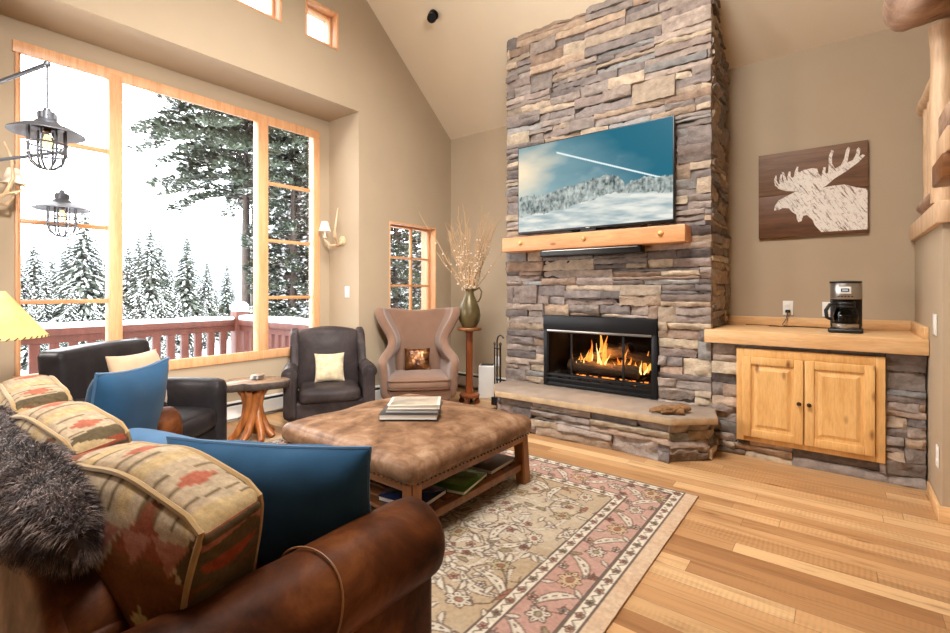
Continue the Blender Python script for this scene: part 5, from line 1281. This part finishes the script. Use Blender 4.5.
def conifer_mesh(seed, levels=40, per=11, snow=.42, spread=.23, droop=.42, start=.06):
    """needled crown of a spruce of unit height; material 0 needles, 1 snow"""
    rng = random.Random(seed); b = MB()
    for l in range(levels):
        t = start+(1-start)*(l/levels); R_ = spread*(1-t)**.85*rng.uniform(.8, 1.12)+.006; n = max(4, int(per*(1-.45*t)))
        for k in range(n):
            a = 2*PI*(k+rng.random())/n; r = R_*rng.uniform(.72, 1.12); d = Vector((math.cos(a), math.sin(a), 0)); s = Vector((-d.y, d.x, 0)); z0 = t+rng.uniform(-.006, .006)
            m = 5; 
            for q in range(m):
                f0 = q/m*.95+.05; f1 = min(1, f0+.34); w = (.020+.018*rng.random())*(1-f0*.6)*(1.15-t*.75); off = rng.uniform(-.6, .6)*w
                p = d*r*f0+Vector((0, 0, z0-droop*r*f0*f0)); e = d*r*f1+s*off*2+Vector((0, 0, z0-droop*r*f1*f1-.006*rng.random()))
                mid = (p+e)/2; b.mi = 0
                b.quad(p, mid+s*w+Vector((0, 0, -.4*w)), e, mid-s*w+Vector((0, 0, -.4*w)))
                b.quad(p+Vector((0, 0, -.002)), mid+Vector((0, 0, -1.1*w)), e+Vector((0, 0, -.3*w)), mid+s*.2*w)
                if rng.random() < snow:
                    b.mi = 1; u = Vector((0, 0, .0035)); w2 = w*rng.uniform(.45, .85); b.quad(p.lerp(e, .15)+u, mid+s*w2+u-Vector((0, 0, .3*w)), p.lerp(e, .95)+u, mid-s*w2+u-Vector((0, 0, .3*w)))
    b.mi = 0; b.tube([(0, 0, .97), (0, 0, 1.0)], [.006, .001], 4)
    me = bpy.data.meshes.new('spruce_foliage'); bmesh.ops.recalc_face_normals(b.b, faces=b.b.faces); b.b.to_mesh(me); b.b.free(); me.materials.append(M['needle']); me.materials.append(M['snow']); return me
SP = [conifer_mesh(k, snow=sn, spread=spd) for k, (sn, spd) in enumerate(((.42, .25), (.55, .28), (.40, .22), (.26, .24)))]
tb = MB(); tb.tube([(0, 0, -.03), (0, 0, .5), (0, 0, .96)], [.016, .011, .003], 7); TM = bpy.data.meshes.new('spruce_trunk'); tb.b.to_mesh(TM); tb.b.free(); TM.materials.append(M['trunk'])
HD, F0 = R(37.64), 475.5
def from_px(px, depth): r = (px-475)/F0*depth; return (-math.sin(HD)*depth+math.cos(HD)*r, math.cos(HD)*depth+math.sin(HD)*r)
def spruce(px, depth, ytop, var, lab, group=None, zb=-1.95):
    x, y = from_px(px, depth); zt_ = 1.2+(290-ytop)/F0*depth; h = zt_-zb
    o = thing('spruce_tree', lab, 'tree', (x, y, zb), px*.7, group); o.scale = (h, h, h)
    for nm, me in (('foliage', SP[var]), ('trunk', TM)): c = bpy.data.objects.new(nm, me); C.objects.link(c); c.parent = o
G1 = 'snowy spruces in the stand beyond the deck'
LAB = 'snow-laden spruce in the stand beyond deck railing, left of the corner post'
for a in ((84, 22, 206, 1, 'tallest snowy spruce, its tip between the lower lantern and mullion'),
          (150, 24, 226, 0, 'tall snowy spruce rising just right of the left window mullion'),
          (187, 27, 236, 3, 'broad snowy spruce, third tall one right of the left mullion'),
          (207, 30, 262, 3, 'small dark green spruce left of the railing corner post'),
          (227, 32, 264, 3, 'small dark green spruce nearest the big pine trunk')): spruce(*a, group=G1)
for a in ((34, 30, 240, 1), (52, 33, 254, 2), (68, 27, 236, 1), (22, 26, 262, 1), (46, 24, 268, 1), (104, 30, 258, 1), (112, 26, 240, 2), (128, 30, 246, 2), (139, 28, 236, 2), (160, 30, 238, 2), (170, 34, 262, 1), (72, 20, 285, 1), (95, 19, 300, 1), (30, 19, 300, 1), (120, 20, 292, 1), (140, 21, 280, 1), (160, 21, 286, 0), (178, 24, 292, 1), (6, 24, 250, 1), (-18, 24, 240, 1), (55, 18, 318, 1), (180, 40, 262, 2), (128, 18, 320, 1), (44, 21, 290, 1), (85, 17, 315, 1), (106, 22, 282, 0), (150, 20, 300, 1), (168, 18, 322, 1), (190, 22, 306, 0), (205, 26, 300, 0), (15, 20, 300, 1), (60, 22, 276, 0), (75, 34, 246, 2), (98, 36, 250, 2), (130, 36, 250, 0), (200, 40, 276, 0), (216, 38, 284, 2), (232, 44, 288, 2), (145, 17, 330, 1), (110, 17, 328, 1)): spruce(*a, LAB, group=G1)
# big pines close to the deck
def pine_mesh(seed, z0, z1, R0, snow=.3, dens=1):
    rng = random.Random(seed); b = MB()
    nb = int((z1-z0)*28*dens)
    for k in range(nb):
        z = z0+(z1-z0)*k/nb; t = (z-z0)/(z1-z0); a = rng.uniform(0, 2*PI); L = R0*(.5+.65*math.sin(PI*min(1, .16+t*.8)))*rng.uniform(.6, 1.1)
        d = Vector((math.cos(a), math.sin(a), 0)); s = Vector((-d.y, d.x, 0)); b.mi = 2
        pts = [Vector((0, 0, z))+d*L*f+Vector((0, 0, .10*L*math.sin(f*2.2)-.22*L*f*f)) for f in (0, .3, .6, .85, 1)]; b.tube(pts, [.022, .017, .012, .008, .004], 5)
        for q in range(int(16+L*22)):
            f = .22+.78*rng.random()**.7; i = min(3, int(f*4)); p = Vector((0, 0, z))+d*L*f+Vector((0, 0, .10*L*math.sin(f*2.2)-.22*L*f*f))+s*rng.uniform(-.28, .28)*L*.55*f+Vector((0, 0, rng.uniform(-.05, .06)))
            for _ in range(6):
                dr = (d*.8+s*rng.uniform(-1, 1)+Vector((0, 0, rng.uniform(-.25, .55)))).normalized(); l = rng.uniform(.12, .24); w = rng.uniform(.018, .034); n2 = dr.cross(Vector((rng.uniform(-.5, .5), rng.uniform(-.5, .5), 1))).normalized()*w
                b.mi = 0; b.quad(p, p+dr*l*.5+n2, p+dr*l, p+dr*l*.5-n2)
            if rng.random() < snow: b.mi = 1; l = rng.uniform(.06, .15); u = Vector((0, 0, .03)); b.quad(p+u, p+u+(d+s*.6)*l*.5, p+u+d*l*1.2, p+u+(d-s*.6)*l*.5); z_ = Vector((0, 0, l*.32)); b.quad(p+u-s*l*.5, p+u+z_*.6+d*.02, p+u+s*l*.5, p+u-z_+d*.02); b.quad(p+u-d*l*.3, p+u+z_*.7, p+u+d*l*.8, p+u-z_*.8)
    return b
def pine(lab, px, depth, ztop, zf, R0, seed, zb=-1.7, tr=.12, snow=.3, lean=0, dens=1):
    x, y = from_px(px, depth); o = thing('pine_tree', lab, 'tree', (x, y, zb), 0, 'tall pines close to the deck')
    b = MB(); b.tube([(lean*z/8, 0, z) for z in (0, 2, 4, 6, ztop-zb)], [tr*1.15, tr, tr*.85, tr*.6, tr*.2], 12); b.build('trunk', M['trunk'], o)
    pine_mesh(seed, zf-zb, ztop-zb, R0, snow=snow, dens=dens).build('foliage', [M['needle2'], M['snow'], M['trunk']], o, smooth=0)
pine('big pine with bare lower trunk and wide crown in middle window pane', 246, 11.5, 6.8, 3.30, 1.95, 21, tr=.105, snow=.45, dens=1.5)
pine('slim pine trunk standing just right of the big pine before the mullion', 254, 13.0, 7.0, 3.6, .9, 22, tr=.09, snow=.3)
pine('dense snowy pine filling the narrow right-hand window panes', 293, 11.0, 6.6, -.2, .85, 23, tr=.07, snow=.8, dens=1.5)
pine('dense snowy pine behind, seen at right edge of large window', 322, 13.5, 7.6, -.6, 1.5, 24, tr=.08, snow=.8, dens=1.4)
pine('snowy pine seen through the small casement behind wing chair', 396, 13.0, 6.0, -.4, 1.3, 25, tr=.08, snow=.8, dens=1.3)
pine('second snowy pine at right of the small casement view', 425, 16.5, 6.6, -.4, 1.4, 26, tr=.08, snow=.8, dens=1.3)
# ------------------------------------------------------------------ light
w = bpy.data.worlds.new('overcast_sky'); bpy.context.scene.world = w; w.use_nodes = True; nt = w.node_tree; nt.nodes.clear()
ou = nt.nodes.new('ShaderNodeOutputWorld'); bg = nt.nodes.new('ShaderNodeBackground'); tc = nt.nodes.new('ShaderNodeTexCoord'); sx = nt.nodes.new('ShaderNodeSeparateXYZ'); rp = nt.nodes.new('ShaderNodeValToRGB')
nt.links.new(tc.outputs['Generated'], sx.inputs[0]); nt.links.new(sx.outputs['Z'], rp.inputs[0]); e = rp.color_ramp.elements
e[0].position = 0; e[0].color = (.86, .90, .95, 1); e[1].position = .5; e[1].color = (.98, .99, 1, 1)
nt.links.new(rp.outputs[0], bg.inputs[0]); bg.inputs[1].default_value = SKY; nt.links.new(bg.outputs[0], ou.inputs[0])
def area(name, loc, target, size, power, col, shape='DISK'):
    l = bpy.data.lights.new(name, 'AREA'); l.shape = shape; l.size = size; l.spread = R(95); l.energy = power; l.color = col; o = bpy.data.objects.new(name, l); C.objects.link(o); o.location = loc
    o.rotation_euler = (Vector(target)-Vector(loc)).to_track_quat('-Z', 'Y').to_euler(); return o
for k, (x, y, z, tx, ty, tz, p) in enumerate(OVERHEAD_FILLS): area('added_overhead_fill', (x, y, z), (tx, ty, tz), .7, p, (1, .97, .94))  # unseen overhead lights without fixtures, added as fill for hearth and seating
for q in SPOT: o = area('added_beam_fill', q[:3], q[3:6], .5, q[6], (1, .97, .93)); o.data.spread = R(46)  # unseen narrow beam, added to brighten the window wall
for q in PT:
    pl_ = bpy.data.lights.new('added_point_fill', 'POINT'); pl_.energy = q[3]; pl_.color = (1, .97, .93); pl_.shadow_soft_size = .3; o = bpy.data.objects.new('added_point_fill', pl_); C.objects.link(o); o.location = q[:3]  # unseen point lights, added to lift the ceiling and window recess
fl2 = bpy.data.lights.new('fire_glow', 'POINT'); fl2.energy = 10; fl2.color = (1, .45, .12); fl2.shadow_soft_size = .08; o = bpy.data.objects.new('fire_glow', fl2); C.objects.link(o); o.location = (-1.68, YF+.12, .62)
# ------------------------------------------------------------------ camera
cam = bpy.data.cameras.new('camera'); co_ = bpy.data.objects.new('camera', cam); C.objects.link(co_); co_.location = (0, 0, 1.2); co_.rotation_euler = (PI/2, 0, HD)
cam.sensor_width = 36; cam.lens = 475.5/950*36; cam.shift_y = -26.5/950; cam.clip_start = .02; cam.clip_end = 500
sc_ = bpy.context.scene; sc_.camera = co_
sc_.view_settings.view_transform = 'Standard'; sc_.view_settings.look = 'None'; sc_.view_settings.gamma = 1; sc_.view_settings.exposure = EXPO; sc_.view_settings.use_curve_mapping = False
sc_.cycles.max_bounces = 8; sc_.cycles.diffuse_bounces = 4; sc_.cycles.glossy_bounces = 3; sc_.cycles.transmission_bounces = 4; sc_.cycles.transparent_max_bounces = 10
sc_.cycles.caustics_reflective = False; sc_.cycles.caustics_refractive = False; sc_.cycles.sample_clamp_indirect = 60
